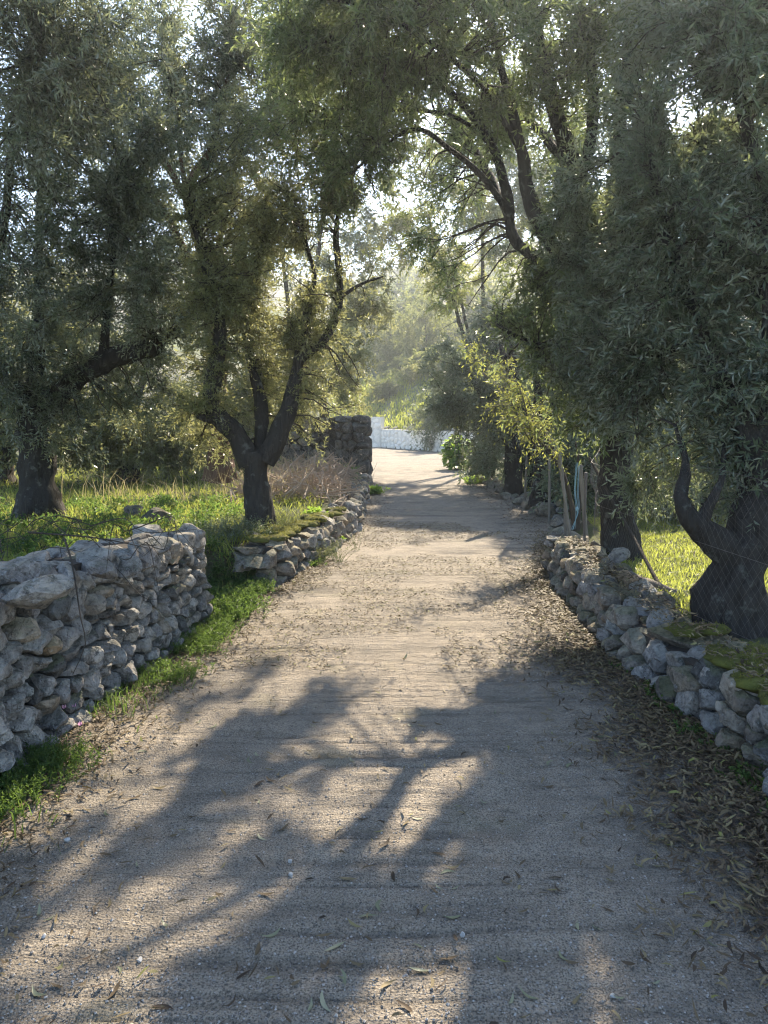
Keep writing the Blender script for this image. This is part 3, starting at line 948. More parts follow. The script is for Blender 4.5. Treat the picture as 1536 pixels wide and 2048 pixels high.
# A: far-left olive with a thick straight trunk
tree('olive_tree', 'big olive tree with a thick straight black trunk at the left edge of the field', 'tree',
     [limb((80, 1050, 9, .25), (76, 980, 9, .235), (72, 900, 9, .21), (66, 810, 9, .2)),
      limb((66, 830, 9, .17), (130, 775, 8.9, .14), (200, 725, 8.8, .12), (280, 700, 8.7, .115), (318, 690, 8.6, .11)),
      limb((310, 695, 8.6, .05), (300, 655, 8.6, .04), (275, 640, 8.6, .03), (285, 560, 8.5, .02)),
      limb((66, 820, 9, .16), (20, 760, 8.9, .13), (-40, 680, 8.6, .1), (-60, 520, 8.2, .06)),
      limb((66, 815, 9, .13), (75, 700, 8.9, .08), (78, 560, 8.6, .055), (80, 380, 8.2, .04), (90, 200, 7.6, .025)),
      limb((205, 725, 8.8, .06), (215, 640, 8.6, .045), (225, 520, 8.4, .03), (240, 400, 8.2, .018)),
      limb((-40, 680, 8.6, .07), (0, 480, 8, .05), (40, 260, 7.2, .03), (80, 80, 6.6, .02))],
     [(60, 560, 8, 170, .9, 60), (220, 480, 8.2, 140, .9, 55), (340, 600, 8.3, 100, .8, 36), (130, 300, 7.5, 170, 1, 62), (60, 110, 6.4, 190, .9, 66), (300, 770, 9.6, 100, .5, 30),
      (-40, 790, 8.3, 110, .7, 24), (200, 670, 9.6, 120, .5, 30), (140, 840, 8.8, 80, .4, 16), (250, 250, 7.8, 110, .8, 28), (30, 680, 8.2, 110, .7, 26), (200, 60, 6.4, 110, .7, 20)],
     'olive', 'bark_dark', 'twig', r, L=.068, W=.0175, nl=16, tw=12, tl=.32, dens=1.3, flare=.3, droop=.15, spread=.95)
# B: forked olive by the lane
tree('olive_tree', 'forked olive tree leaning over the mossy low wall on the left of the lane', 'tree',
     [limb((524, 1075, 8.1, .165), (520, 1010, 8.1, .15), (510, 950, 8.1, .15), (512, 905, 8.1, .155)),
      limb((500, 930, 8.1, .14), (478, 880, 8.05, .13), (448, 845, 8, .12), (420, 800, 7.95, .1), (432, 730, 7.9, .085), (440, 640, 7.8, .065), (410, 520, 7.8, .05), (372, 400, 7.8, .03)),
      limb((450, 850, 8, .08), (425, 838, 7.9, .06), (398, 830, 7.9, .05), (385, 800, 7.8, .02)),
      limb((530, 925, 8.1, .13), (552, 880, 8.15, .12), (572, 835, 8.2, .1), (590, 760, 8.3, .07), (600, 720, 8.3, .06), (655, 670, 8.3, .048), (680, 595, 8.3, .04), (672, 470, 8.2, .034), (684, 380, 8.1, .02)),
      limb((516, 925, 8.15, .09), (522, 860, 8.3, .08), (520, 800, 8.4, .07), (500, 700, 8.5, .05), (505, 600, 8.5, .035), (530, 470, 8.5, .02)),
      limb((592, 755, 8.3, .07), (602, 690, 8.4, .06), (612, 640, 8.5, .055), (625, 560, 8.5, .03), (610, 450, 8.4, .02)),
      limb((680, 595, 8.3, .025), (720, 570, 8.2, .018), (770, 555, 8.1, .012))],
     [(430, 640, 7.9, 95, .7, 34), (560, 520, 8.4, 125, .8, 52), (650, 640, 8.4, 95, .8, 40), (685, 770, 8.5, 70, .6, 30), (560, 700, 8.8, 90, .6, 32), (480, 430, 8, 110, .8, 38), (620, 390, 8.1, 100, .8, 36),
      (400, 770, 8, 75, .5, 22), (550, 290, 8, 110, .8, 32), (600, 800, 9, 70, .5, 20), (420, 880, 8.6, 60, .4, 10), (710, 540, 8.2, 60, .5, 14), (450, 560, 8, 80, .7, 24), (690, 825, 8.6, 50, .4, 18), (640, 850, 9, 60, .4, 14)],
     'olive_gold', 'bark_dark', 'twig', r, L=.058, W=.015, nl=16, tw=12, tl=.28, dens=1.2, droop=.2, spread=.9, flare=.35)
# C: tall tree with reddish limbs behind them
tree('olive_tree', 'tall tree with several reddish upright limbs standing behind the two left olives', 'tree',
     [limb((440, 960, 11.5, .2), (436, 850, 11.4, .18), (432, 720, 11.2, .16), (430, 640, 11, .14)),
      limb((430, 660, 11, .11), (415, 560, 10.8, .08), (385, 440, 10.6, .07), (370, 390, 10.5, .065), (385, 345, 10.5, .055), (412, 310, 10.5, .05), (430, 255, 10.4, .035), (455, 130, 10.3, .02)),
      limb((372, 395, 10.5, .05), (345, 350, 10.5, .045), (300, 270, 10.4, .035), (250, 190, 10.3, .02)),
      limb((432, 650, 11, .1), (430, 540, 11, .07), (440, 480, 10.9, .05), (470, 330, 10.7, .035), (540, 180, 10.6, .02)),
      limb((372, 392, 10.5, .04), (360, 300, 10.5, .03), (350, 180, 10.4, .018)),
      limb((428, 660, 11, .09), (400, 560, 11, .06), (330, 430, 10.8, .045), (215, 270, 10.6, .025))],
     [(300, 180, 10.6, 140, 1, 40), (440, 150, 10.6, 140, 1, 40), (380, 330, 10.8, 110, .8, 26), (560, 160, 11, 120, 1, 30), (210, 330, 10.8, 110, .8, 24), (490, 350, 11, 100, .8, 24), (400, 520, 11, 110, .8, 22), (300, 440, 11, 100, .8, 20), (380, 20, 10, 140, 1, 30), (560, 20, 10, 120, 1, 22)],
     'olive', 'bark_red', 'twig', r, L=.085, W=.023, nl=16, tw=10, tl=.38, dens=1.4)
# D: the big almond-like tree right of the lane, arching over it
tree('almond_tree', 'big dark trunked tree behind the right wall arching its branches over the lane', 'tree',
     [limb((1250, 1150, 6.9, .19), (1240, 1060, 6.9, .17), (1232, 950, 6.9, .16), (1228, 830, 6.9, .155), (1216, 720, 6.9, .15), (1196, 600, 6.9, .145)),
      limb((1200, 620, 6.9, .13), (1175, 480, 6.9, .11), (1150, 350, 6.9, .09), (1110, 220, 6.8, .07), (1080, 80, 6.7, .045), (1060, -60, 6.6, .02)),
      limb((1205, 650, 6.9, .11), (1130, 540, 7, .08), (1075, 430, 7, .07), (1040, 290, 7, .055), (1000, 140, 6.9, .035), (960, -20, 6.8, .018)),
      limb((1190, 640, 7, .1), (1110, 545, 7.2, .07), (1030, 480, 7.3, .055), (1018, 400, 7.3, .05), (985, 290, 7.2, .04), (900, 180, 7, .032), (800, 120, 6.8, .024), (690, 100, 6.6, .016), (560, 60, 6.5, .008)),
      limb((1025, 440, 7.3, .035), (970, 360, 7.2, .03), (900, 300, 7.1, .024), (820, 260, 7, .018), (700, 350, 7, .009)),
      limb((1210, 640, 6.9, .12), (1240, 500, 6.8, .09), (1255, 380, 6.7, .075), (1240, 250, 6.6, .06), (1260, 80, 6.5, .035), (1290, -60, 6.4, .02)),
      limb((1160, 380, 6.9, .06), (1185, 240, 6.8, .05), (1180, 100, 6.6, .035), (1150, -60, 6.5, .02)),
      limb((1225, 740, 6.9, .07), (1140, 700, 6.8, .05), (1060, 690, 6.7, .03), (990, 640, 6.6, .015)),
      limb((985, 290, 7.2, .025), (900, 230, 7.3, .02), (760, 220, 7.4, .015), (620, 220, 7.4, .008)),
      limb((1030, 480, 7.3, .05), (1000, 390, 8.2, .04), (950, 300, 9.2, .03), (880, 230, 9.8, .02), (760, 190, 10, .012)),
      limb((1130, 320, 6.9, .05), (1050, 230, 8.4, .038), (980, 170, 10.2, .025), (880, 100, 10.8, .012)),
      limb((1040, 300, 7, .03), (960, 170, 6.7, .025), (840, 70, 6.4, .018), (700, 10, 6.2, .01))],
     [(900, 110, 6.6, 140, .8, 44), (760, 90, 6.5, 130, .8, 38), (640, 60, 6.5, 110, .7, 26), (770, 290, 7, 100, .6, 22), (630, 230, 7.2, 90, .6, 18), (1050, 110, 6.6, 140, .8, 42), (1180, 200, 6.9, 140, .9, 44),
      (1000, 560, 7.3, 110, .6, 30), (1130, 580, 7, 110, .7, 36), (1090, 700, 6.8, 110, .6, 36), (900, 500, 7.6, 80, .5, 14), (1210, 430, 7, 120, .9, 30), (1260, 60, 6.5, 130, .8, 36), (1010, 640, 6.7, 80, .5, 20), (850, 0, 6.2, 140, .7, 26), (1180, 800, 6.7, 80, .5, 20), (900, 260, 9.6, 110, 1.2, 32), (960, 170, 11, 120, 1.3, 34), (800, 230, 9.8, 110, 1.1, 28), (700, 150, 10.2, 120, 1.2, 28), (860, 380, 8.8, 80, .9, 14), (620, 110, 9.5, 110, 1.0, 20), (940, 240, 8.4, 90, .8, 30), (860, 170, 8.2, 100, .8, 30), (970, 330, 8, 80, .7, 18), (700, 340, 7.4, 80, .5, 14), (765, 420, 7.8, 70, .5, 12), (710, 440, 7.9, 60, .4, 9), (1010, 90, 8, 110, .9, 26)],
     'almond', 'bark_dark', 'twig', r, L=.082, W=.0185, nl=13, tw=11, tl=.38, droop=.22, trunk_sides=20, dens=1.5)
# E: near gnarled olive on the right
tree('olive_tree', 'near gnarled olive tree with a swollen twisted black trunk at the right edge', 'tree',
     [limb((1500, 1320, 4.55, .24), (1470, 1240, 4.5, .22), (1462, 1190, 4.5, .205), (1485, 1120, 4.55, .18), (1515, 1040, 4.6, .16), (1535, 930, 4.7, .15)),
      limb((1480, 1140, 4.5, .12), (1435, 1085, 4.5, .1), (1405, 1062, 4.5, .08), (1378, 1035, 4.5, .062), (1362, 990, 4.55, .045), (1372, 930, 4.7, .03), (1350, 850, 4.9, .015)),
      limb((1400, 1058, 4.5, .05), (1415, 1015, 4.5, .035), (1440, 960, 4.6, .025), (1440, 880, 4.8, .012)),
      limb((1530, 950, 4.7, .12), (1470, 800, 4.9, .07), (1410, 680, 5.1, .055), (1355, 540, 5.2, .045), (1320, 420, 5.2, .035), (1300, 280, 5.2, .02)),
      limb((1535, 940, 4.7, .12), (1560, 760, 4.8, .1), (1540, 560, 4.9, .08), (1520, 380, 5, .06), (1480, 200, 5, .04), (1440, 40, 4.9, .02)),
      limb((1555, 800, 4.8, .09), (1640, 640, 4.8, .07), (1660, 400, 4.8, .04), (1600, 200, 4.7, .02)),
      limb((1415, 690, 5.1, .035), (1330, 700, 5.3, .025), (1260, 740, 5.6, .012)),
      limb((1530, 600, 4.9, .05), (1440, 480, 5.1, .035), (1400, 300, 5.2, .02))],
     [(1400, 240, 5.4, 180, .8, 60), (1510, 90, 5, 170, .8, 48), (1450, 500, 5.2, 170, .8, 60), (1330, 620, 5.6, 150, .7, 52), (1500, 750, 5, 160, .7, 56), (1380, 850, 5.3, 120, .6, 36), (1270, 800, 5.8, 85, .5, 18),
      (1510, 950, 4.8, 100, .5, 26), (1330, 400, 5.5, 140, .7, 40), (1600, 480, 5, 140, .8, 36), (1330, 960, 5.7, 70, .4, 12), (1640, 800, 4.9, 120, .7, 22), (1350, 80, 5.4, 120, .7, 26), (1235, 660, 6, 80, .35, 40), (1200, 540, 6.2, 90, .35, 40), (1190, 400, 6.2, 100, .4, 36), (1160, 730, 6.2, 70, .35, 26), (1245, 780, 6, 60, .3, 22)],
     'dark_leaf', 'bark_dark', 'twig', r, L=.066, W=.017, nl=16, tw=12, tl=.3, flare=.4, lump=.3, trunk_sides=22, dens=1.2, droop=.1, spread=.95)
# F: the pair farther along the right
tree('olive_tree', 'dark olive tree by the fence with its trunk standing nearer than its twin', 'tree',
     [limb((1086, 1010, 12.5, .17), (1084, 930, 12.5, .16), (1080, 860, 12.5, .15)), limb((1080, 880, 12.5, .13), (1110, 800, 12.3, .09), (1130, 720, 12.1, .04)), limb((1080, 875, 12.5, .13), (1040, 790, 12.8, .09), (1000, 690, 13, .04)), limb((1080, 870, 12.5, .12), (1075, 760, 12.5, .07), (1060, 620, 12.5, .03))],
     [(1120, 780, 12.3, 70, .9, 22), (1050, 700, 12.8, 90, 1.1, 34), (1180, 880, 12, 60, .7, 14), (1070, 580, 12.6, 80, 1, 22), (1140, 660, 12, 80, 1, 22), (1190, 980, 11.6, 50, .6, 8)],
     'dark_leaf', 'bark_dark', 'twig', r, L=.085, W=.024, nl=16, tw=11, tl=.4)
tree('olive_tree', 'dark olive tree beyond the fence overhanging the lane near its bend', 'tree',
     [limb((1028, 1010, 14.8, .2), (1026, 920, 14.8, .18), (1022, 860, 14.8, .16)), limb((1022, 880, 14.8, .14), (975, 800, 15.2, .09), (930, 740, 15.5, .05)), limb((1022, 875, 14.8, .14), (1030, 760, 14.8, .1), (1010, 640, 14.8, .04)), limb((975, 800, 15.2, .06), (920, 800, 16, .04), (880, 810, 16.6, .02))],
     [(960, 770, 15.3, 75, 1.2, 34), (1000, 680, 15, 80, 1.2, 30), (905, 800, 16.3, 50, 1, 20), (1000, 850, 14.8, 50, .8, 14), (940, 860, 16, 45, .8, 14), (900, 730, 16, 50, .9, 16), (960, 600, 15, 70, 1, 18)],
     'olive', 'bark_dark', 'twig', r, L=.1, W=.028, nl=16, tw=11, tl=.45)
# background olives, left field
bgl = [('pale olive tree at the back of the field between the two left trunks', [(300, 660, 14, 150, 1.4, 46), (230, 850, 13.5, 110, 1, 34), (340, 860, 14, 90, .9, 28), (150, 740, 14, 120, 1.1, 28), (250, 910, 13.5, 110, .7, 22), (370, 920, 13.8, 80, .6, 16), (180, 850, 13.5, 80, .7, 16)], (255, 960, 13.8)),
       ('sunlit olive tree at the back of the field seen left of the thick trunk', [(20, 840, 13, 110, 1.1, 30), (-60, 700, 13, 140, 1.3, 34), (120, 870, 13.4, 80, .8, 18), (40, 640, 13.4, 140, 1.2, 28)], (0, 960, 13.2)),
       ('golden olive tree behind the fork of the leaning olive', [(460, 790, 15.5, 100, 1.2, 30), (560, 650, 16, 130, 1.4, 40), (430, 880, 15, 60, .8, 14), (640, 560, 16.5, 110, 1.3, 28), (470, 900, 15.2, 70, .7, 16), (520, 800, 15.6, 70, .8, 16)], (470, 950, 15.5)),
       ('tall golden tree rising behind the dark ruined wall', [(690, 680, 22, 80, 1.6, 34), (620, 740, 22, 80, 1.5, 26), (730, 600, 23, 70, 1.5, 24), (700, 790, 21.5, 45, 1, 14), (650, 480, 23, 100, 2, 26), (760, 480, 24, 70, 1.5, 18)], (640, 900, 22.5))]
bgl.append(('tall loose crowned tree rising at the bend behind the broad leaved bush', [(860, 400, 25, 100, 1.7, 30), (960, 330, 25, 110, 1.8, 30), (900, 500, 25, 90, 1.6, 26), (800, 470, 25.5, 70, 1.4, 18), (1000, 460, 24.5, 90, 1.5, 24), (780, 330, 26, 100, 1.7, 18), (880, 600, 24.5, 70, 1.3, 18), (860, 250, 25, 110, 1.7, 20)], (968, 930, 24.5)))
bgl.append(('tall tree left of the lane behind the ruined wall with a high open crown', [(560, 420, 21, 110, 1.6, 26), (660, 330, 21, 110, 1.6, 26), (600, 560, 21, 100, 1.5, 22), (480, 500, 21, 90, 1.5, 20), (700, 430, 21, 70, 1.3, 16)], (590, 920, 21)))
for k, (lab, lobes, b) in enumerate(bgl):
    a, bb, d = b
    tp = lobes[0]
    tree('olive_tree', lab, 'tree', [limb((a, bb, d, .2), (a + 8, bb - 50, d, .17), (a + 4, bb - 110, d, .14)), limb((a + 4, bb - 100, d, .1), (tp[0], tp[1] + 40, tp[2], .04)), limb((a + 4, bb - 100, d, .1), (lobes[1][0], lobes[1][1], lobes[1][2], .04)), limb((a + 4, bb - 100, d, .08), (lobes[2][0], lobes[2][1], lobes[2][2], .03))],
         lobes, 'olive_gold' if k < 4 else 'pale_tree' if k == 4 else 'olive', 'bark', 'twig', r, twigs=False, dens=1.25, L=.09 + .002 * d, W=.03 + .0006 * d, nl=14, tw=10, tl=.45)
# background right
bgr = [('olive tree in the right field seen under the canopy of the near gnarled one', [(1400, 930, 9.5, 110, .9, 30), (1330, 1020, 9.8, 80, .6, 18), (1470, 1000, 9.5, 90, .7, 20), (1300, 900, 10, 80, .8, 18)], (1420, 1080, 9.8)),
       ('darker olive tree at the back of the right field', [(1320, 780, 13, 130, 1.3, 32), (1450, 700, 13, 150, 1.4, 36), (1250, 920, 13, 80, 1, 18), (1560, 850, 13, 130, 1.2, 26), (1350, 940, 13, 90, 1, 20)], (1330, 1000, 13.2)),
       ('tall tree beyond the right field topping the other crowns', [(1400, 450, 17, 170, 1.8, 40), (1250, 500, 17, 130, 1.6, 26), (1520, 350, 17, 160, 1.7, 34), (1380, 250, 17, 150, 1.7, 26)], (1400, 960, 17))]
bgr.append(('tall tree straight behind the limbs of the big arching tree', [(1080, 380, 22, 100, 1.6, 34), (1150, 250, 22, 110, 1.6, 30), (1050, 500, 22, 90, 1.4, 24), (1180, 450, 22, 90, 1.4, 28), (1010, 220, 22.5, 100, 1.5, 24), (1250, 350, 22, 110, 1.6, 28), (940, 400, 23, 80, 1.4, 16), (1110, 320, 21, 80, 1.3, 30), (1040, 380, 23, 80, 1.3, 30), (960, 280, 24, 90, 1.4, 26), (1150, 130, 22, 110, 1.5, 24)], (1150, 930, 22)))
for k, (lab, lobes, b) in enumerate(bgr):
    a, bb, d = b; tp = lobes[0]
    tree('olive_tree', lab, 'tree', [limb((a, bb, d, .2), (a - 8, bb - 60, d, .17), (a - 4, bb - 120, d, .14)), limb((a - 4, bb - 110, d, .1), (tp[0], tp[1] + 40, tp[2], .04)), limb((a - 4, bb - 110, d, .1), (lobes[1][0], lobes[1][1], lobes[1][2], .04)), limb((a - 4, bb - 110, d, .08), (lobes[2][0], lobes[2][1], lobes[2][2], .03))],
         lobes, 'dark_leaf' if k else 'olive', 'bark_dark', 'twig', r, twigs=False, L=.085 + .002 * d, W=.026 + .0006 * d, nl=14, tw=10, tl=.42)

for lab, lobes, b in [('dark shrub behind the fence just right of the bend', [(985, 890, 17.5, 60, .9, 22), (960, 930, 17.5, 40, .7, 12), (1010, 850, 18, 50, .9, 14)], (985, 955, 17.5)),
                      ('dark shrub behind the fence between the two dark trunks', [(1060, 880, 15.5, 60, .8, 22), (1050, 930, 15, 45, .7, 14), (1090, 830, 16, 60, .9, 16)], (1058, 975, 15.2)),
                      ('shrub filling the gap behind the fence left of the big trunk', [(1150, 930, 11.5, 60, .7, 22), (1180, 860, 12, 60, .8, 18), (1130, 980, 11.2, 40, .5, 10), (1195, 1000, 11, 45, .5, 10)], (1150, 1040, 11.5))]:
    a, bb, d = b
    tree('shrub', lab, 'shrub', [limb((a, bb, d, .05), (a + 5, bb - 40, d, .04), (a, bb - 80, d, .02)), limb((a, bb, d, .04), (a - 15, bb - 60, d, .015))], lobes, 'dark_leaf', 'bark_dark', 'twig', r, L=.1, W=.034, nl=14, tw=11, tl=.4, flare=0, stem_name='stem', mask=False)
# H: yellow-leaved shrub by the fence
tree('almond_shrub', 'thin multi stemmed shrub with backlit yellow leaves by the blue rope', 'shrub',
     [limb((1152, 1060, 8.6, .035), (1140, 1000, 8.6, .03), (1120, 930, 8.6, .025), (1100, 880, 8.6, .015)), limb((1150, 1060, 8.6, .03), (1130, 960, 8.5, .025), (1095, 900, 8.5, .018), (1050, 850, 8.5, .01)), limb((1155, 1060, 8.6, .03), (1160, 960, 8.6, .02), (1150, 880, 8.6, .01)), limb((1100, 900, 8.5, .015), (1060, 880, 8.5, .01), (1020, 800, 8.6, .006)), limb((1060, 860, 8.5, .01), (1040, 780, 8.6, .006), (1010, 740, 8.6, .004))],
     [(1055, 820, 8.6, 60, .35, 20), (1020, 760, 8.7, 40, .3, 10), (1095, 870, 8.5, 45, .3, 16), (1000, 820, 8.7, 30, .3, 7), (950, 720, 8.6, 45, .3, 6)],
     'yellow_leaf', 'twig', 'dead_wood', r, L=.052, W=.014, nl=8, tw=5, tl=.22, droop=.7, mask=False, flare=0, stem_name='stem')
# I: bushes over the white wall and hill
hillveg = [('grey green olive bush overhanging the right end of the white wall', (885, 835, 37, 75, 1.6, 26), 'olive', 930, 890),
           ('pale twiggy tree on the slope straight above the white wall', (800, 690, 64, 70, 1.9, 46), 'pale_tree', 800, 800),
           ('pale round bush higher on the slope behind the twiggy tree', (850, 640, 60, 75, 2.6, 44), 'pale_tree', 850, 770),
           ('grey olive on the slope above the right part of the white wall', (885, 755, 50, 50, 1.7, 34), 'olive_gold', 870, 830),
           ('small yellow green tree on the slope near the dark wall', (745, 640, 68, 65, 2.2, 40), 'pale_tree', 760, 780)]
for lab, lb, mt, bx, by in hillveg:
    p = P(bx, by, lb[2]); z = float(hgt(p[0], p[1])); c = P(lb[0], lb[1], lb[2])
    tree('hillside_tree', lab, 'tree', [[np.r_[p[0], p[1], z - .1, .07], np.r_[(p[0] + c[0]) / 2 + .1, p[1], (z + c[2]) / 2, .06], np.r_[c, .04]]], [lb, (lb[0] + 18, lb[1] + 22, lb[2], lb[3] * .7, 1.2, lb[5] // 2), (lb[0] - 22, lb[1] + 14, lb[2], lb[3] * .6, 1.2, lb[5] // 2), (lb[0], min(by - 14, lb[1] + 50), lb[2], lb[3] * .7, 1.3, lb[5] // 2)], mt, 'bark', 'twig', r, twigs=False, L=.2, W=.075, nl=12, tw=10, tl=.7, trunk_sides=8, mask=False, twr=.006)
for k, px in enumerate([752, 778, 806, 832, 862, 890, 915]):
    d = [51, 49.5, 52, 50.5, 50, 48, 47][k]; x = (px - CX) / FPX * d; z = float(hgt(x, d)); s_ = [1.2, .8, 1.3, 1.0, 1.4, 1.2, 1.3][k]
    py = 1024 - FPX * math.tan(math.atan2(z + s_ * .6 - CAM_H, d) + PITCH)
    tree('bush', ['yellow green bush on the slope at its left edge by the ruined wall', 'smallest grey bush low on the slope over the tall white pier', 'pale bush on the slope over the left part of the white wall', 'low olive bush on the slope over the middle of the white wall', 'broadest pale bush on the slope right of the middle', 'grey bush on the slope over the right part of the white wall', 'rightmost bush on the slope behind the overhanging olive'][k], 'bush',
         [[np.r_[x, d, z - .1, .04], np.r_[x + .05, d, z + s_ * .3, .03], np.r_[x, d, z + s_ * .6, .02]]], [(px, py, d, s_ / d * FPX, s_, 20), (px + 6, py + 8, d, s_ * .8 / d * FPX, s_, 10)], ['pale_tree', 'scrub', 'pale_tree', 'olive_gold', 'pale_tree', 'scrub', 'olive'][k], 'bark', 'twig', r, L=.15, W=.06, nl=11, tw=10, tl=.5, trunk_sides=6, mask=False, branch=False, twigs=False, flare=0, stem_name='stem')
for k in range(60):
    px = r.uniform(690, 1010); d = 66 + 150 * r.random() ** 1.5
    x = (px - CX) / FPX * d; z = float(hgt(x, d))
    s = r.uniform(1.8, 3.6)
    pxx, pyy = px, 1024 - FPX * math.tan(math.atan2(z + s * .7 - CAM_H, d) + PITCH)
    if not (600 < pyy < 900): pass
    if k >= 56: break
    mt = ['pale_tree', 'olive_gold', 'olive', 'scrub'][k % 4]
    side = ['left', 'middle', 'right'][int((px - 690) / 107)]
    tree('hillside_tree', ['pale green', 'golden olive', 'dark olive', 'grey green'][k % 4] + ' distant tree on the hazy hillside, ' + {'left': 'straight above the tall white pier', 'middle': 'above the middle of the lane', 'right': 'above the broad leaved bush'}.get(side, 'above the bend'), 'tree', [[np.r_[x, d, z - .1, .15], np.r_[x + .1, d, z + s * .4, .1], np.r_[x, d, z + s * .7, .05]]],
         [(pxx, pyy, d, s * .8 / d * FPX, s * .8, 10), (pxx, pyy + s * .4 / d * FPX, d, s * .8 / d * FPX, s * .8, 4)], mt, 'bark', 'twig', r, group='distant trees on the hillside', L=.44, W=.26, nl=9, tw=9, tl=.9, twigs=False, trunk_sides=6, mask=False, branch=False, twr=.01)
print('leaves', LEAVES)

# G: fig bush at the bend
def fig_leaf(r, L):
    """Lobed leaf outline as a fan."""
    ang = np.linspace(-2.6, 2.6, 11); rad = L * (.32 + .18 * np.abs(np.cos(ang * 1.5)))
    pts = [(0, 0, 0)] + [(rad[i] * math.cos(ang[i]) + L * .35, rad[i] * math.sin(ang[i]), -.12 * L * abs(math.sin(ang[i])) * r.uniform(.5, 1.5)) for i in range(11)]
    F = [(0, i, i + 1) for i in range(1, 11)]
    return np.array(pts), np.array(F)
fb = empty('fig_bush', (2.1, 23, .0), 'bright green broad leaved bush at the right of the bend before the white wall', 'bush')
mb = MB(); st = MB()
c0 = P(915, 912, 23)
for k in range(520):
    q = nrm(r.normal(0, 1, 3)) * r.random() ** .4
    p = c0 + q * [.52, .6, .62] + [0, 0, .1]
    if p[2] < .1: continue
    V, F = fig_leaf(r, r.uniform(.14, .24))
    e = Matrix.Rotation(r.uniform(0, 6.3), 3, 'Z') @ Matrix.Rotation(r.normal(.5, .4), 3, 'Y')
    mb.add(V @ np.array(e).T + p, F, np.clip(r.normal(.5, .25), 0, 1))
for k in range(16):
    e = c0 + nrm(r.normal(0, 1, 3)) * [.4, .45, .5]; e[2] = abs(e[2] - .3) + .3
    b = np.array([c0[0] + r.normal(0, .08), 23 + r.normal(0, .08), -.05])
    tube(st, catmull(np.array([b, (b + e) / 2 + r.normal(0, .06, 3), e]), .15), np.linspace(.02, .006, 99)[:len(catmull(np.array([b, (b + e) / 2, e]), .15))] if False else .012, 5)
mb.build('foliage', M['fig'], fb)['kind'] = 'stuff'; st.build('stems', M['twig'], fb, True)['kind'] = 'stuff'

# ------------------------------------------------------------------ grass, weeds, bushes
def grass(name, label, pts, hmin, hmax, w, mat, r, lean=.5, kind='stuff', parent=None):
    n = len(pts)
    h = r.uniform(hmin, hmax, n) * (.6 + .8 * vnoise(pts, .9, 4))
    az = r.uniform(0, 6.283, n); side = np.stack([np.cos(az), np.sin(az), np.zeros(n)], 1)
    la = r.uniform(0, 6.283, n); ln = lean * r.uniform(.2, 1.2, n)
    ld = np.stack([np.cos(la), np.sin(la), np.zeros(n)], 1)
    ww = (w * r.uniform(.6, 1.4, n))[:, None]
    m = pts + ld * (h * ln * .3)[:, None]; m[:, 2] += h * .55
    t = pts + ld * (h * ln)[:, None]; t[:, 2] += h * (1 - .25 * ln)
    V = np.stack([pts - side * ww * .5, pts + side * ww * .5, m + side * ww * .45, m - side * ww * .45, t], 1).reshape(-1, 3)
    i = np.arange(n)[:, None] * 5
    F = np.concatenate([i + [0, 1, 2], i + [0, 2, 3], i + [3, 2, 4]], 1).reshape(-1, 3)
    tint = np.clip(.2 + .6 * vnoise(pts, .7, 11) + r.normal(0, .16, n), 0, 1)
    og = np.array(parent.location) if parent is not None else np.zeros(3)
    o = link(name, mesh_from(name, V - og, F, mat, False, np.repeat(tint, 3)), parent)
    o['kind'] = kind
    if label: o['label'] = label
    return o

def scatter(n, x0, x1, y0, y1, r, f=None, near=0.0):
    x = r.uniform(x0, x1, n); y = y0 + (y1 - y0) * r.random(n) ** (1 + near)
    k = np.ones(n, bool) if f is None else f(x, y)
    x, y = x[k], y[k]
    return np.stack([x, y, surf(x, y) - .01], 1)

r = np.random.default_rng(31)
inL = lambda x, y: (x < L_at(y) - np.where((y > 5.6) & (y < 6.75), .25, .5)) & (vnoise2(x, y, 1.1, 2) > .22)
grass('field_grass', 'lush sunlit grass of the left field', np.concatenate([scatter(46000, -9, -.5, 5.2, 17.5, r, inL, .7), scatter(14000, -4.5, -1.5, 2.2, 6, r, inL)]), .04, .2, .009, M['grass'], r, 1.1)
inLd = lambda x, y: (x < L_at(y) - .6) & (vnoise2(x, y, .5, 8) > .5)
grass('dry_grass', 'straw coloured seed stalks among the field grass', scatter(3500, -8, -1.2, 10.5, 17, r, inLd), .25, .6, .006, M['dry_grass'], r, .8)
inR = lambda x, y: (x > R_at(y) + .5)
grass('field_grass', 'bright low grass of the right field', np.concatenate([scatter(26000, 2, 5.5, 4.8, 10, r, inR), scatter(9000, 2.2, 9, 9, 18, r, inR)]), .03, .11, .009, M['grass'], r, 1.1)
for wall_, q_ in MOSS:
    grass('moss_shoots', None, q_, .008, .022, .005, M['moss_shoot'], r, .9, parent=wall_)
hb = lambda x, y: y > yw(x) + .6
grass('hillside_grass', 'green grass on the slope above the white wall', scatter(14000, -4, 9, 36, 62, r, hb), .15, .4, .06, M['grass'], r)

def plant_cloud(centres, n_st, hgt_, spread, nl, L, W, r, lean=.7):
    """Little leafy plants: stems out of each centre, leaves along them."""
    k = len(centres)
    S = np.repeat(centres, n_st, 0) + np.c_[r.normal(0, spread, (k * n_st, 2)), np.zeros(k * n_st)]
    a = r.uniform(0, 6.283, k * n_st); q = lean * r.uniform(.2, 1.1, k * n_st)
    D = nrm(np.stack([np.cos(a) * q, np.sin(a) * q, np.ones(k * n_st)], 1))
    Ln = hgt_ * r.uniform(.5, 1.3, k * n_st)
    return sprays(S, D, Ln, nl, L, W, r, np.full(k * n_st, .35), 1.1, .0018)

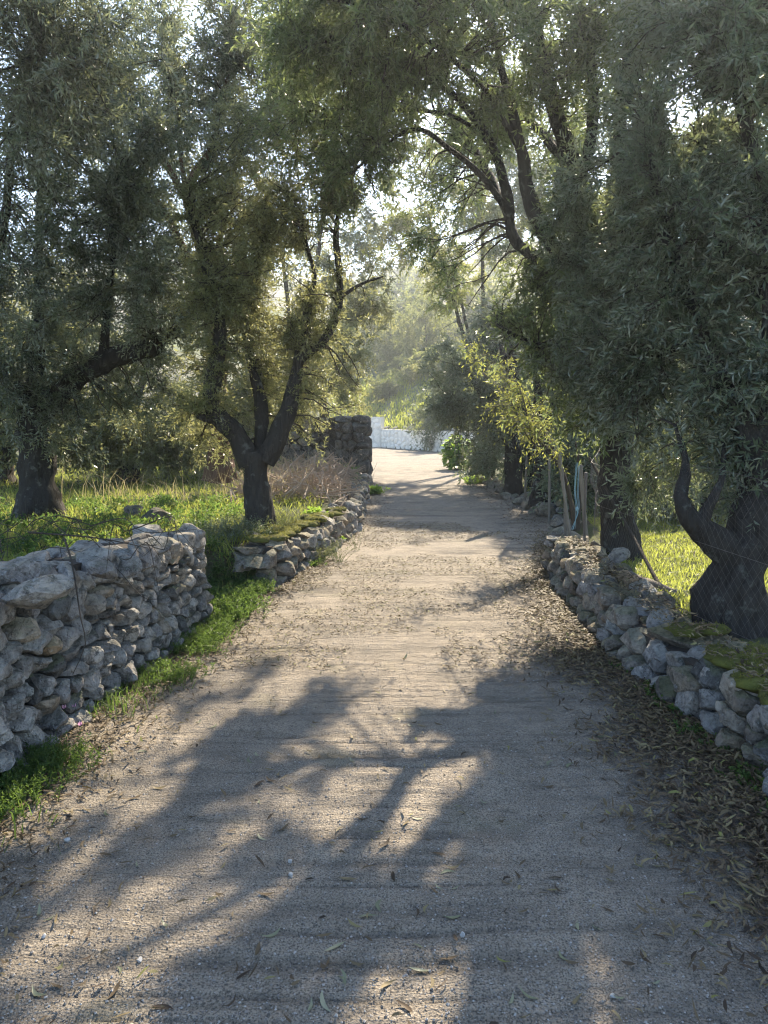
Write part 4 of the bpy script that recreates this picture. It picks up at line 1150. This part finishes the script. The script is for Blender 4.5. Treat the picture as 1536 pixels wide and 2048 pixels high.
def weeds(name, label, centres, n_st, h, spread, nl, L, W, mat, r, kind='stuff', cat=None, parent=None):
    (V, F, T), (TV, TF) = plant_cloud(centres, n_st, h, spread, nl, L, W, r)
    mi = np.r_[np.zeros(len(F), int), np.ones(len(TF), int)]
    og = centres.mean(0) if parent is None and kind is None else (np.array(parent.location) if parent is not None else np.zeros(3))
    me = mesh_from(name, np.concatenate([V, TV]) - og, np.concatenate([F, TF + len(V)]), [M[mat], M['weed']], False, np.r_[T, np.full(len(TF), .5)], mi)
    o = link(name, me, parent, og if parent is None else None)
    if kind: o['kind'] = kind
    tag(o, label, cat); return o

# strip of ferny weeds at the foot of the left wall
y = r.uniform(2.3, 5.6, 420); y = y[vnoise2(y * 0, y, 2.6, 3) * .6 + vnoise2(y * 0, y, 9, 3) * .4 > .44] ; w_ = .05 + .2 * vnoise2(y * 0, y, 1.6, 5) * np.interp(y, [2.3, 3.4, 4.6, 5.6], [.5, 1.5, 1.1, .9])
x = L_at(y) + .02 + r.random(len(y)) ** 1.4 * w_ * 1.5
weeds('weeds', 'feathery green weeds along the foot of the near left wall', np.stack([x, y, surf(x, y)], 1), 8, .12, .06, 12, .019, .007, 'weed', r)
y = r.uniform(2.2, 6.6, 2600); x = L_at(y) + np.abs(r.normal(0, .14, 2600)); kk = vnoise2(x, y, 2.6, 3) > .42
grass('weed_grass', 'thin grass blades among the weeds along the left wall foot', np.stack([x, y, surf(x, y)], 1)[kk], .03, .12, .005, M['weed'], r, 1.2)
y = r.uniform(5.6, 6.75, 160); x = r.uniform(-1.55, -1.02, 160) - .1
weeds('weeds', 'bright weeds filling the opening between the two left walls', np.stack([x, y, surf(x, y)], 1), 9, .16, .06, 12, .026, .012, 'weed', r)
x = r.uniform(-6, -1.7, 360); y = r.uniform(3.2, 10.5, 360)
k = x < L_at(y) - .5
weeds('weeds', 'leafy herbs in the shaded grass behind the left wall', np.stack([x, y, surf(x, y)], 1)[k], 7, .22, .05, 8, .055, .026, 'weed', r)
y = r.uniform(2.3, 4.5, 30); x = R_at(y) - r.random(30) * .12
weeds('weeds', 'small green weeds at the foot of the right wall', np.stack([x, y, surf(x, y)], 1), 6, .07, .03, 9, .02, .013, 'weed', r)
def bush(name, label, px, py, d, n, rad, h, L, W, mat, cat='bush', nst=8, nl=14):
    p = P(px, py, d); c = np.c_[p[0] + r.normal(0, rad, n), p[1] + r.normal(0, rad, n), np.zeros(n)]
    c[:, 2] = surf(c[:, 0], c[:, 1]) - .01
    return weeds(name, label, c, nst, h, .03, nl, L, W, mat, r, kind=None, cat=cat)
bush('bush', 'grey green bush spreading at the foot of the forked olive', 590, 1050, 8.2, 60, .26, .34, .022, .008, 'scrub')
bush('bush', 'dark shrub in the shadow on the left side of the forked olive', 450, 1090, 7.6, 60, .22, .3, .025, .01, 'dark_leaf')
bush('leafy_plant', 'small bright green plant in front of the dry brush heap', 645, 1045, 9.2, 14, .1, .16, .05, .028, 'fig', 'plant')
bush('leafy_plant', 'bright green plant hanging over the far end of the mossy wall', 745, 985, 15.3, 12, .1, .24, .06, .035, 'fig', 'plant')
bush('leafy_plant', 'small plant growing between the dry brush and the lane', 715, 965, 15.6, 16, .14, .26, .05, .026, 'weed', 'plant')
bush('leafy_plant', 'yellow green plant at the foot of the fig bush', 948, 965, 18, 14, .16, .24, .06, .03, 'fig', 'plant')
bush('leafy_plant', 'pale leafy sprig standing against the dark ruined wall', 575, 930, 13, 10, .12, .4, .06, .03, 'olive_gold', 'plant')
bush('leafy_plant', 'tuft of weeds at the foot of the mossy low wall', 625, 1135, 7.75, 8, .05, .1, .02, .014, 'weed', 'plant')

# cyclamen at the wall foot
for k, (px, py, d) in enumerate([(128, 1418, 3.55), (148, 1416, 3.6), (160, 1452, 3.5), (366, 1292, 5.0)]):
    p = P(px, py, d); z = float(surf(p[0], p[1]))
    f = empty('pink_flower', (p[0], p[1], z), ['pink flower nearest the wall of the close pair', 'pink flower just right of its close neighbour at the wall foot', 'lone pink flower low in the near weeds', 'far pink flower near the end of the left wall'][k], 'flower', 'pink flowers in the weeds')
    mb = MB(); tube(mb, catmull(np.array([[p[0], p[1], z], [p[0] + .01, p[1], (z + p[2]) / 2], p]), .02), .0016, 4); mb.build('stem', M['weed'], f)
    for j in range(5):
        a = j * 1.257 + k
        D = nrm(np.array([[math.cos(a) * .5, math.sin(a) * .5, 1]])); Nn = nrm(np.array([[math.cos(a), math.sin(a), -.3]]))
        V, F, T = leaf_tris(p[None], D, Nn, np.array([.026]), np.array([.014]), np.array([.5]))
        mb = MB(); mb.add(V, F, T); mb.build('petal', M['petal'], f)

# dry brush heap
bh = MB()
for k in range(1000):
    c = np.array([r.uniform(-2.3, -.45), r.uniform(10.4, 14.8), 0])
    if c[0] > L_at(c[1]) - .12: continue
    hh = .1 + .42 * vnoise2(c[0], c[1], 1.3, 31) * math.sin(math.pi * (c[0] + 2.45) / 2.2)
    c[2] = float(hgt(c[0], c[1])) + r.random() * hh
    a = r.uniform(0, 6.3); l = r.uniform(.2, .65)
    d = np.array([math.cos(a), math.sin(a), r.normal(.1, .4)]) * l
    m = c + d * .5 + np.array([0, 0, r.uniform(.02, .12)])
    tube(bh, np.array([c - d * .5, (c - d * .25 + m) / 2 + r.normal(0, .01, 3), m, c + d * .5]), np.array([.009, .009, .007, .003]) * r.uniform(.6, 1.5), 4, cap=False)
o = bh.build('brush_heap', M['dry_twig'], None, False, origin=(-1.3, 12.3, .45)); tag(o, 'heap of dry pinkish brown cut brush before the dark ruined wall', 'brush heap')
bt = MB()
for k in range(220):
    c = np.array([r.uniform(-2.6, -.35), r.uniform(15.5, 17.8), 0]); c[2] = float(hgt(c[0], c[1]))
    d = np.array([r.normal(0, .2), r.normal(0, .2), r.uniform(.2, .7)])
    tube(bt, np.array([c, c + d * .6 + r.normal(0, .04, 3), c + d + [r.normal(0, .15), 0, -.08]]), [.006, .004, .002], 4, cap=False)
o = bt.build('dead_bush', M['dead_wood'], None, False, origin=(-1.4, 16.6, .5)); tag(o, 'grey leafless bramble against the foot of the dark ruined wall', 'bush')
# dead twigs straggling over the top of the left wall
dt = MB()
for k in range(30):
    c = P(r.uniform(-20, 330), r.uniform(1040, 1120), r.uniform(3.6, 5.2)); a = r.choice([0, math.pi]) + r.uniform(-1.3, 1.3); l = r.uniform(.2, .6)
    d = np.array([math.cos(a), r.normal(0, .4), math.sin(a) * .4]) * l
    pts = catmull(np.array([c, c + d * .3 + r.normal(0, .05, 3), c + d * .65 + r.normal(0, .08, 3), c + d + r.normal(0, .07, 3) + [0, 0, -.12]]), .06)
    tube(dt, pts, np.linspace(.0035, .001, len(pts)), 4, cap=False)
o = dt.build('dead_twigs', M['twig'], None, False, origin=P(150, 1090, 3.6)); tag(o, 'tangle of bare thin twigs lying over the top of the near left wall', 'twigs', kind='stuff')
for pts, lab in (([(130, 1080, 3.6), (150, 1130, 3.4), (165, 1230, 3.2), (160, 1300, 3.15), (140, 1350, 3.1)], 'bare dark branch hanging down the face of the near left wall'), ([(60, 1060, 3.8), (200, 1075, 3.8), (300, 1100, 3.9)], 'bare dark branch lying along the top of the near left wall')):
    mb = MB(); q = catmull(np.array([P(*p) for p in pts]) + r.normal(0, .015, (len(pts), 3)), .05); tube(mb, q, np.linspace(.006, .002, len(q)), 5, cap=False)
    o = mb.build('dead_branch', M['twig'], None, False, origin=P(*pts[0])); tag(o, lab, 'branch')

# ------------------------------------------------------------------ fence on the right
fe = empty('wire_fence', (2.05, 6, .3), 'sagging wire mesh fence on wooden stakes along the top of the right wall', 'fence')
for (a, b, ra) in [((1176, 1080, 8), (1160, 930, 8), .022), ((1150, 1065, 8.3), (1118, 905, 8.4), .02), ((1170, 1085, 7.8), (1172, 945, 7.8), .016), ((1100, 1010, 10.8), (1099, 915, 10.8), .02), ((1050, 985, 13), (1054, 905, 13), .018), ((1135, 1060, 8.8), (1130, 960, 8.8), .018), ((1000, 965, 16), (1020, 890, 16), .02)]:
    mb = MB(); p, q = P(*a), P(*b); p[2] = min(p[2], float(hgt(p[0], p[1])) - .05) if p[2] > 0 else p[2]
    q3 = catmull(np.array([p, (p + q) / 2 + r.normal(0, .012, 3), q]), .08); tube(mb, q3, ra, 7, .25); mb.build('post', M['dead_wood'] if ra > .017 else M['wire'], fe, True)
mb = MB()
fy0, fy1, fz0, fz1 = 3.3, 8.2, .34, 1.25
def fpt(s, z):
    yv = fy0 + s; sagz = .07 * math.sin(s * 1.4) ; bow = .05 * math.sin(s * 2.1 + z * 3)
    return np.array([float(R_at(yv)) + .46 + bow - .06 * (z > 1), yv, z + sagz * (z - fz0)])
for k in range(int((fy1 - fy0 + .9) / .07)):
    for sg in (1, -1):
        s0 = k * .07 - (.9 if sg > 0 else 0)
        pts = [fpt(s0 + sg * (z - fz0) * .9, z) for z in np.linspace(fz0, fz1, 9) if 0 <= s0 + sg * (z - fz0) * .9 <= fy1 - fy0]
        if len(pts) > 1: tube(mb, np.array(pts), .0007, 3, cap=False)
for z in (fz0, .8, fz1):
    tube(mb, np.array([fpt(s, z) for s in np.linspace(0, fy1 - fy0, 40)]), .0016, 3, cap=False)
mb.build('wire_mesh', M['wire'], fe)['kind'] = 'stuff'
mb = MB(); q = catmull(np.array([P(1178, 915, 7.2), P(1225, 1000, 6.7), P(1280, 1100, 6.1), P(1330, 1185, 5.5), P(1400, 1250, 4.9)]), .08)
tube(mb, q, np.linspace(.013, .018, len(q)), 8, .25); o = mb.build('leaning_pole', M['twig'], None, True, origin=P(1330, 1185, 5.5)); tag(o, 'long crooked pole leaning against the trunk behind the right wall', 'pole')
mb = MB(); q = catmull(np.array([P(1215, 1135, 6.2), P(1260, 1148, 5.9), P(1300, 1165, 5.6), P(1350, 1185, 5.35)]), .05)
tube(mb, q, np.linspace(.035, .02, len(q)), 9, .4, ns=9); o = mb.build('dead_log', M['dead_wood'], None, True, origin=P(1270, 1160, 5.8)); tag(o, 'short weathered log lying on the rubble of the right wall', 'log')
mb = MB()
for k in range(5):
    q = catmull(np.array([P(1152 + k * 2, 925, 7.9), P(1150 + k * 3 - 3, 980, 7.9), P(1154 + k, 1020, 7.88), P(1150 - k * 2, 1060, 7.86)]) + r.normal(0, .006, (4, 3)), .03)
    tube(mb, q, .0024, 5)
V0, F0 = ICO[2]; mb.add(V0 * [.018, .018, .026] + P(1154, 1018, 7.87), F0)
o = mb.build('rope', M['rope'], None, True, origin=P(1152, 925, 7.9)); tag(o, 'pale blue frayed rope hanging knotted from a fence stake', 'rope')

# ------------------------------------------------------------------ fallen leaves, chips, pebbles
def flat_leaves(pts, L, W, r, tint, curl=.25):
    L = np.asarray(L)
    """Six-vertex curled leaves lying on the ground."""
    n = len(pts)
    a = r.uniform(0, 6.283, n); D = np.stack([np.cos(a), np.sin(a), r.normal(0, .22, n)], 1); D = nrm(D)
    U = nrm(np.array([0, 0, 1.]) + r.normal(0, .35, (n, 3))); S = nrm(np.cross(D, U)); U = np.cross(S, D)
    Lg = (L * r.uniform(.5, 1.3, n))[:, None]; Wd = (W * r.uniform(.6, 1.3, n))[:, None]; cu = (curl * r.normal(0, 1, n))[:, None]; sd = (r.normal(0, .15, n))[:, None]
    def at(t, s):
        return pts + D * Lg * (t - .5) + S * (Wd * s + Lg * sd * (4 * (t - .5) ** 2)) + U * (Lg * cu * ((t - .5) ** 2 * 2) + np.abs(s) * Wd * .25)
    V = np.stack([at(0, 0), at(.33, .5), at(.33, -.5), at(.7, .42), at(.7, -.42), at(1, 0)], 1)
    dz = (V[..., 2].min(1) - pts[:, 2])
    V[..., 2] -= np.minimum(dz, 0)[:, None] - .001
    i = np.arange(n)[:, None] * 6
    F = np.concatenate([i + [0, 1, 2], i + [1, 3, 4], i + [1, 4, 2], i + [3, 5, 4]], 1).reshape(-1, 3)
    return V.reshape(-1, 3), F, np.repeat(tint, 4)

r = np.random.default_rng(41)
n = 42000
y = 1.6 + 7.5 * r.random(n) ** 1.5
wdt = np.interp(y, [1.5, 2.5, 4, 5.5, 7, 9], [.62, .75, .75, .55, .35, .35])
x = R_at(y) + np.where(r.random(n) < .12, .35, .02) - np.abs(r.normal(0, .5, n)) * wdt * 1.15
right = np.stack([x, y], 1)[r.random(n) < np.clip((vnoise2(x, y, 2.6, 1) * .6 + vnoise2(x, y, 7, 4) * .4 + .6 * (1 - (R_at(y) - x) / wdt) - .2) * 1.1, 0, 1) ** 1.6 * .9]
n = 5000; y = r.uniform(1.8, 8, n); x = L_at(y) + .03 + np.abs(r.normal(0, .16, n)) * np.interp(y, [2, 4, 8], [1.6, 1.3, .9])
left = np.stack([x, y], 1)
n = 22000; y = r.uniform(4.4, 11, n); x = L_at(y) + (R_at(y) - L_at(y)) * r.random(n)
mid = np.stack([x, y], 1)[vnoise2(x, y, 1.3, 6) * .7 + vnoise2(x, y, 4, 6) * .3 > .52]
n = 420; y = r.uniform(1.6, 4.6, n); x = r.uniform(-1.6, 1.3, n)
fore = np.stack([x, y], 1)
n = 5000; y = r.uniform(9, 18, n); x = np.where(r.random(n) < .5, L_at(y) + np.abs(r.normal(0, .25, n)), R_at(y) - np.abs(r.normal(0, .35, n)))
farl = np.stack([x, y], 1)
allp = np.concatenate([right, left, mid, fore, farl])
lift = np.r_[r.random(len(right)) * .02, r.random(len(allp) - len(right)) * .006]
pts = np.c_[allp, surf(allp[:, 0], allp[:, 1]) + .003 + lift]
t = np.clip(np.r_[r.normal(.42, .22, len(right)), r.normal(.4, .2, len(left)), r.normal(.45, .3, len(mid)), r.normal(.5, .25, len(fore)), r.normal(.35, .2, len(farl))], 0, 1)
big = np.r_[np.full(len(right), .056), np.full(len(left), .05), np.full(len(mid), .04), np.full(len(fore), .05), np.full(len(farl), .045)]
V, F, T = flat_leaves(pts, big, big * .18, r, t)
tag(link('leaf_litter', mesh_from('leaf_litter', V, F, M['litter'], False, T)), 'fallen narrow leaves littering the lane and piled along the right wall', kind='stuff')
n = 2500; y = 1.6 + 6 * r.random(n) ** 1.5; x = R_at(y) - np.abs(r.normal(0, .45, n))
a = r.uniform(0, 6.3, n); D = np.stack([np.cos(a), np.sin(a), r.normal(.05, .08, n)], 1)
TV, TF = twig_geo(np.stack([x, y, surf(x, y) + .008], 1), nrm(D), r.uniform(.04, .16, n), np.full(n, .0017), np.zeros(n), r)
tag(link('twig_litter', mesh_from('twig_litter', TV, TF, M['dead_wood'], False)), 'broken twigs among the leaf litter', kind='stuff')

# the larger single fallen leaves, each its own object
LM = []
for k in range(10):
    tt = np.array([[.1, .35, .5, .65, .8, .95, .4, .55, .7, .3][k]])
    rr = np.random.default_rng(100 + k)
    n = 1
    ts = np.linspace(0, 1, 8); wv = np.sin(np.pi * ts ** .8) * .5; cu = rr.normal(.3, .35); bend = rr.normal(0, .25); tw_ = rr.normal(0, .8)
    Vv = []
    for q, ti in enumerate(ts):
        for s in (-1, 0, 1):
            ph = tw_ * (ti - .5)
            Vv.append((ti - .5, bend * (ti - .5) ** 2 * 2 + s * wv[q] * .2 * math.cos(ph), cu * (ti - .5) ** 2 * .9 + abs(s) * wv[q] * .06 + s * wv[q] * .2 * math.sin(ph)))
    Vv = np.array(Vv); Vv[:, 2] -= Vv[:, 2].min()
    Ff = []
    for q in range(7):
        for s in (0, 1):
            a0 = q * 3 + s; Ff += [(a0, a0 + 3, a0 + 4), (a0, a0 + 4, a0 + 1)]
    LM.append(mesh_from('fallen_leaf', Vv, np.array(Ff), M['fresh_leaf'] if k % 3 else M['litter'], True, np.full(len(Ff), tt[0])))
done = 0
lab_leaf = 'narrow fallen leaf lying loose on the lane surface'
while done < 130:
    y = 1.75 + 3.0 * r.random() ** 1.6; x = r.uniform(-.95, .85) * (y / 1.9 + .15)
    if not (L_at(y) + .1 < x < R_at(y) - .05): continue
    li = int(r.integers(0, 10)); o = bpy.data.objects.new('fallen_leaf', LM[li]); COL.objects.link(o)
    s = r.uniform(.035, .075)
    o.scale = (s, s, s * r.uniform(.7, 1.3)); o.location = (x, y, float(surf(x, y)) + .004)
    o.rotation_euler = (r.normal(0, .15), r.normal(0, .1), r.uniform(0, 6.3))
    zone_ = 'left' if x < -.35 else 'right' if x > .45 else 'middle'
    tag(o, ('dull green' if li % 3 else 'brown') + ' narrow fallen leaf loose on the ' + zone_ + (' of the nearest lane' if y < 2.4 else ' of the lane between the walls'), 'leaf', 'loose leaves on the lane'); done += 1

# loose chips bedded in the road
n = 24000
y = 1.6 + 4.5 * r.random(n) ** 1.7; x = r.uniform(-1, 1, n) * np.minimum(1.7, y * .6 + .25)
k = (x > L_at(y)) & (x < R_at(y)); x, y = x[k], y[k]; n = len(x)
s = .0022 + .0035 * r.random(n) ** 3
O = np.array([[1, 0, 0], [0, 1, 0], [-1, 0, 0], [0, -1, 0], [0, 0, .8], [0, 0, -.5]]) 
ang = r.uniform(0, 6.3, n); ca, sa = np.cos(ang), np.sin(ang)
V = O[None] * s[:, None, None] * r.uniform(.6, 1.3, (n, 6, 1))
V = np.stack([V[..., 0] * ca[:, None] - V[..., 1] * sa[:, None], V[..., 0] * sa[:, None] + V[..., 1] * ca[:, None], V[..., 2]], -1) + np.stack([x, y, surf(x, y) + .002], 1)[:, None]
OF = np.array([[0, 1, 4], [1, 2, 4], [2, 3, 4], [3, 0, 4]])
F = (np.arange(n)[:, None, None] * 6 + OF[None]).reshape(-1, 3)
g = NT('road_chip'); at = g.n('Attribute', {'attribute_name': 'tint'}).outputs['Fac']
M['chip'] = g.done(g.bsdf(g.ramp(at, [(0, (.08, .07, .06)), (.5, (.28, .25, .22)), (1, (.44, .41, .37))]), .8, None, .3))
tag(link('road_chips', mesh_from('road_chips', V.reshape(-1, 3), F, M['chip'], False, np.repeat(r.random(n), 4))), 'loose stone chips on the lane', kind='stuff')
for k, (px, py, s, lab) in enumerate([(135, 1686, .011, 'white angular pebble at the far left of the lane'), (580, 1722, .009, 'upper of two white pebbles left of the lane centre'), (581, 1751, .010, 'lower of two white pebbles left of the lane centre'), (280, 1921, .008, 'white pebble beside a green leaf near the bottom of the lane'), (925, 1872, .009, 'white pebble near the bottom of the lane right of centre'), (88, 1875, .007, 'small white pebble near the lower left corner'), (1225, 2000, .008, 'pale pebble close to the lower right corner')]):
    d = CAM_H / math.tan(math.atan2(py - CY, FPX) + PITCH); p = P(px, py, d)
    o = loose(None, (p[0], p[1], float(surf(p[0], p[1])) + s * .6), (s * 1.2, s, s * .9), r, M['pebble'], 2, name='pebble'); tag(o, lab, 'pebble', 'white pebbles on the lane')

# ------------------------------------------------------------------ air
top = 0.0
for o_ in COL.objects:
    if o_.type == 'MESH':
        top = max(top, max((o_.matrix_world @ Vector(c_)).z for c_ in o_.bound_box) if o_.parent is None else 0)
HZ = top + 20
hx = np.array([[-320, -30, -1.5], [320, -30, -1.5], [320, 450, -1.5], [-320, 450, -1.5], [-320, -30, HZ], [320, -30, HZ], [320, 450, HZ], [-320, 450, HZ]], float)
hf = np.array([[0, 3, 2, 1], [4, 5, 6, 7], [0, 1, 5, 4], [1, 2, 6, 5], [2, 3, 7, 6], [3, 0, 4, 7]])
hm = bpy.data.materials.new('haze'); hm.use_nodes = True; ht = hm.node_tree; ht.nodes.clear()
ho = ht.nodes.new('ShaderNodeOutputMaterial'); hv = ht.nodes.new('ShaderNodeVolumePrincipled')
hv.inputs['Color'].default_value = (.86, .93, 1, 1); hv.inputs['Density'].default_value = HAZE; hv.inputs['Anisotropy'].default_value = .6
ht.links.new(hv.outputs[0], ho.inputs['Volume'])
tag(link('haze', mesh_from('haze', hx, hf, hm)), 'thin bright air of the backlit afternoon', kind='stuff')
print('haze top', HZ)

tot = sum(len(o.data.loop_triangles) if False else sum(1 for _ in [0]) for o in [])
tt = 0
for o in COL.objects:
    if o.type == 'MESH':
        tt += len(o.data.loops) - 2 * len(o.data.polygons)
print('triangles', tt, 'objects', len(COL.objects))
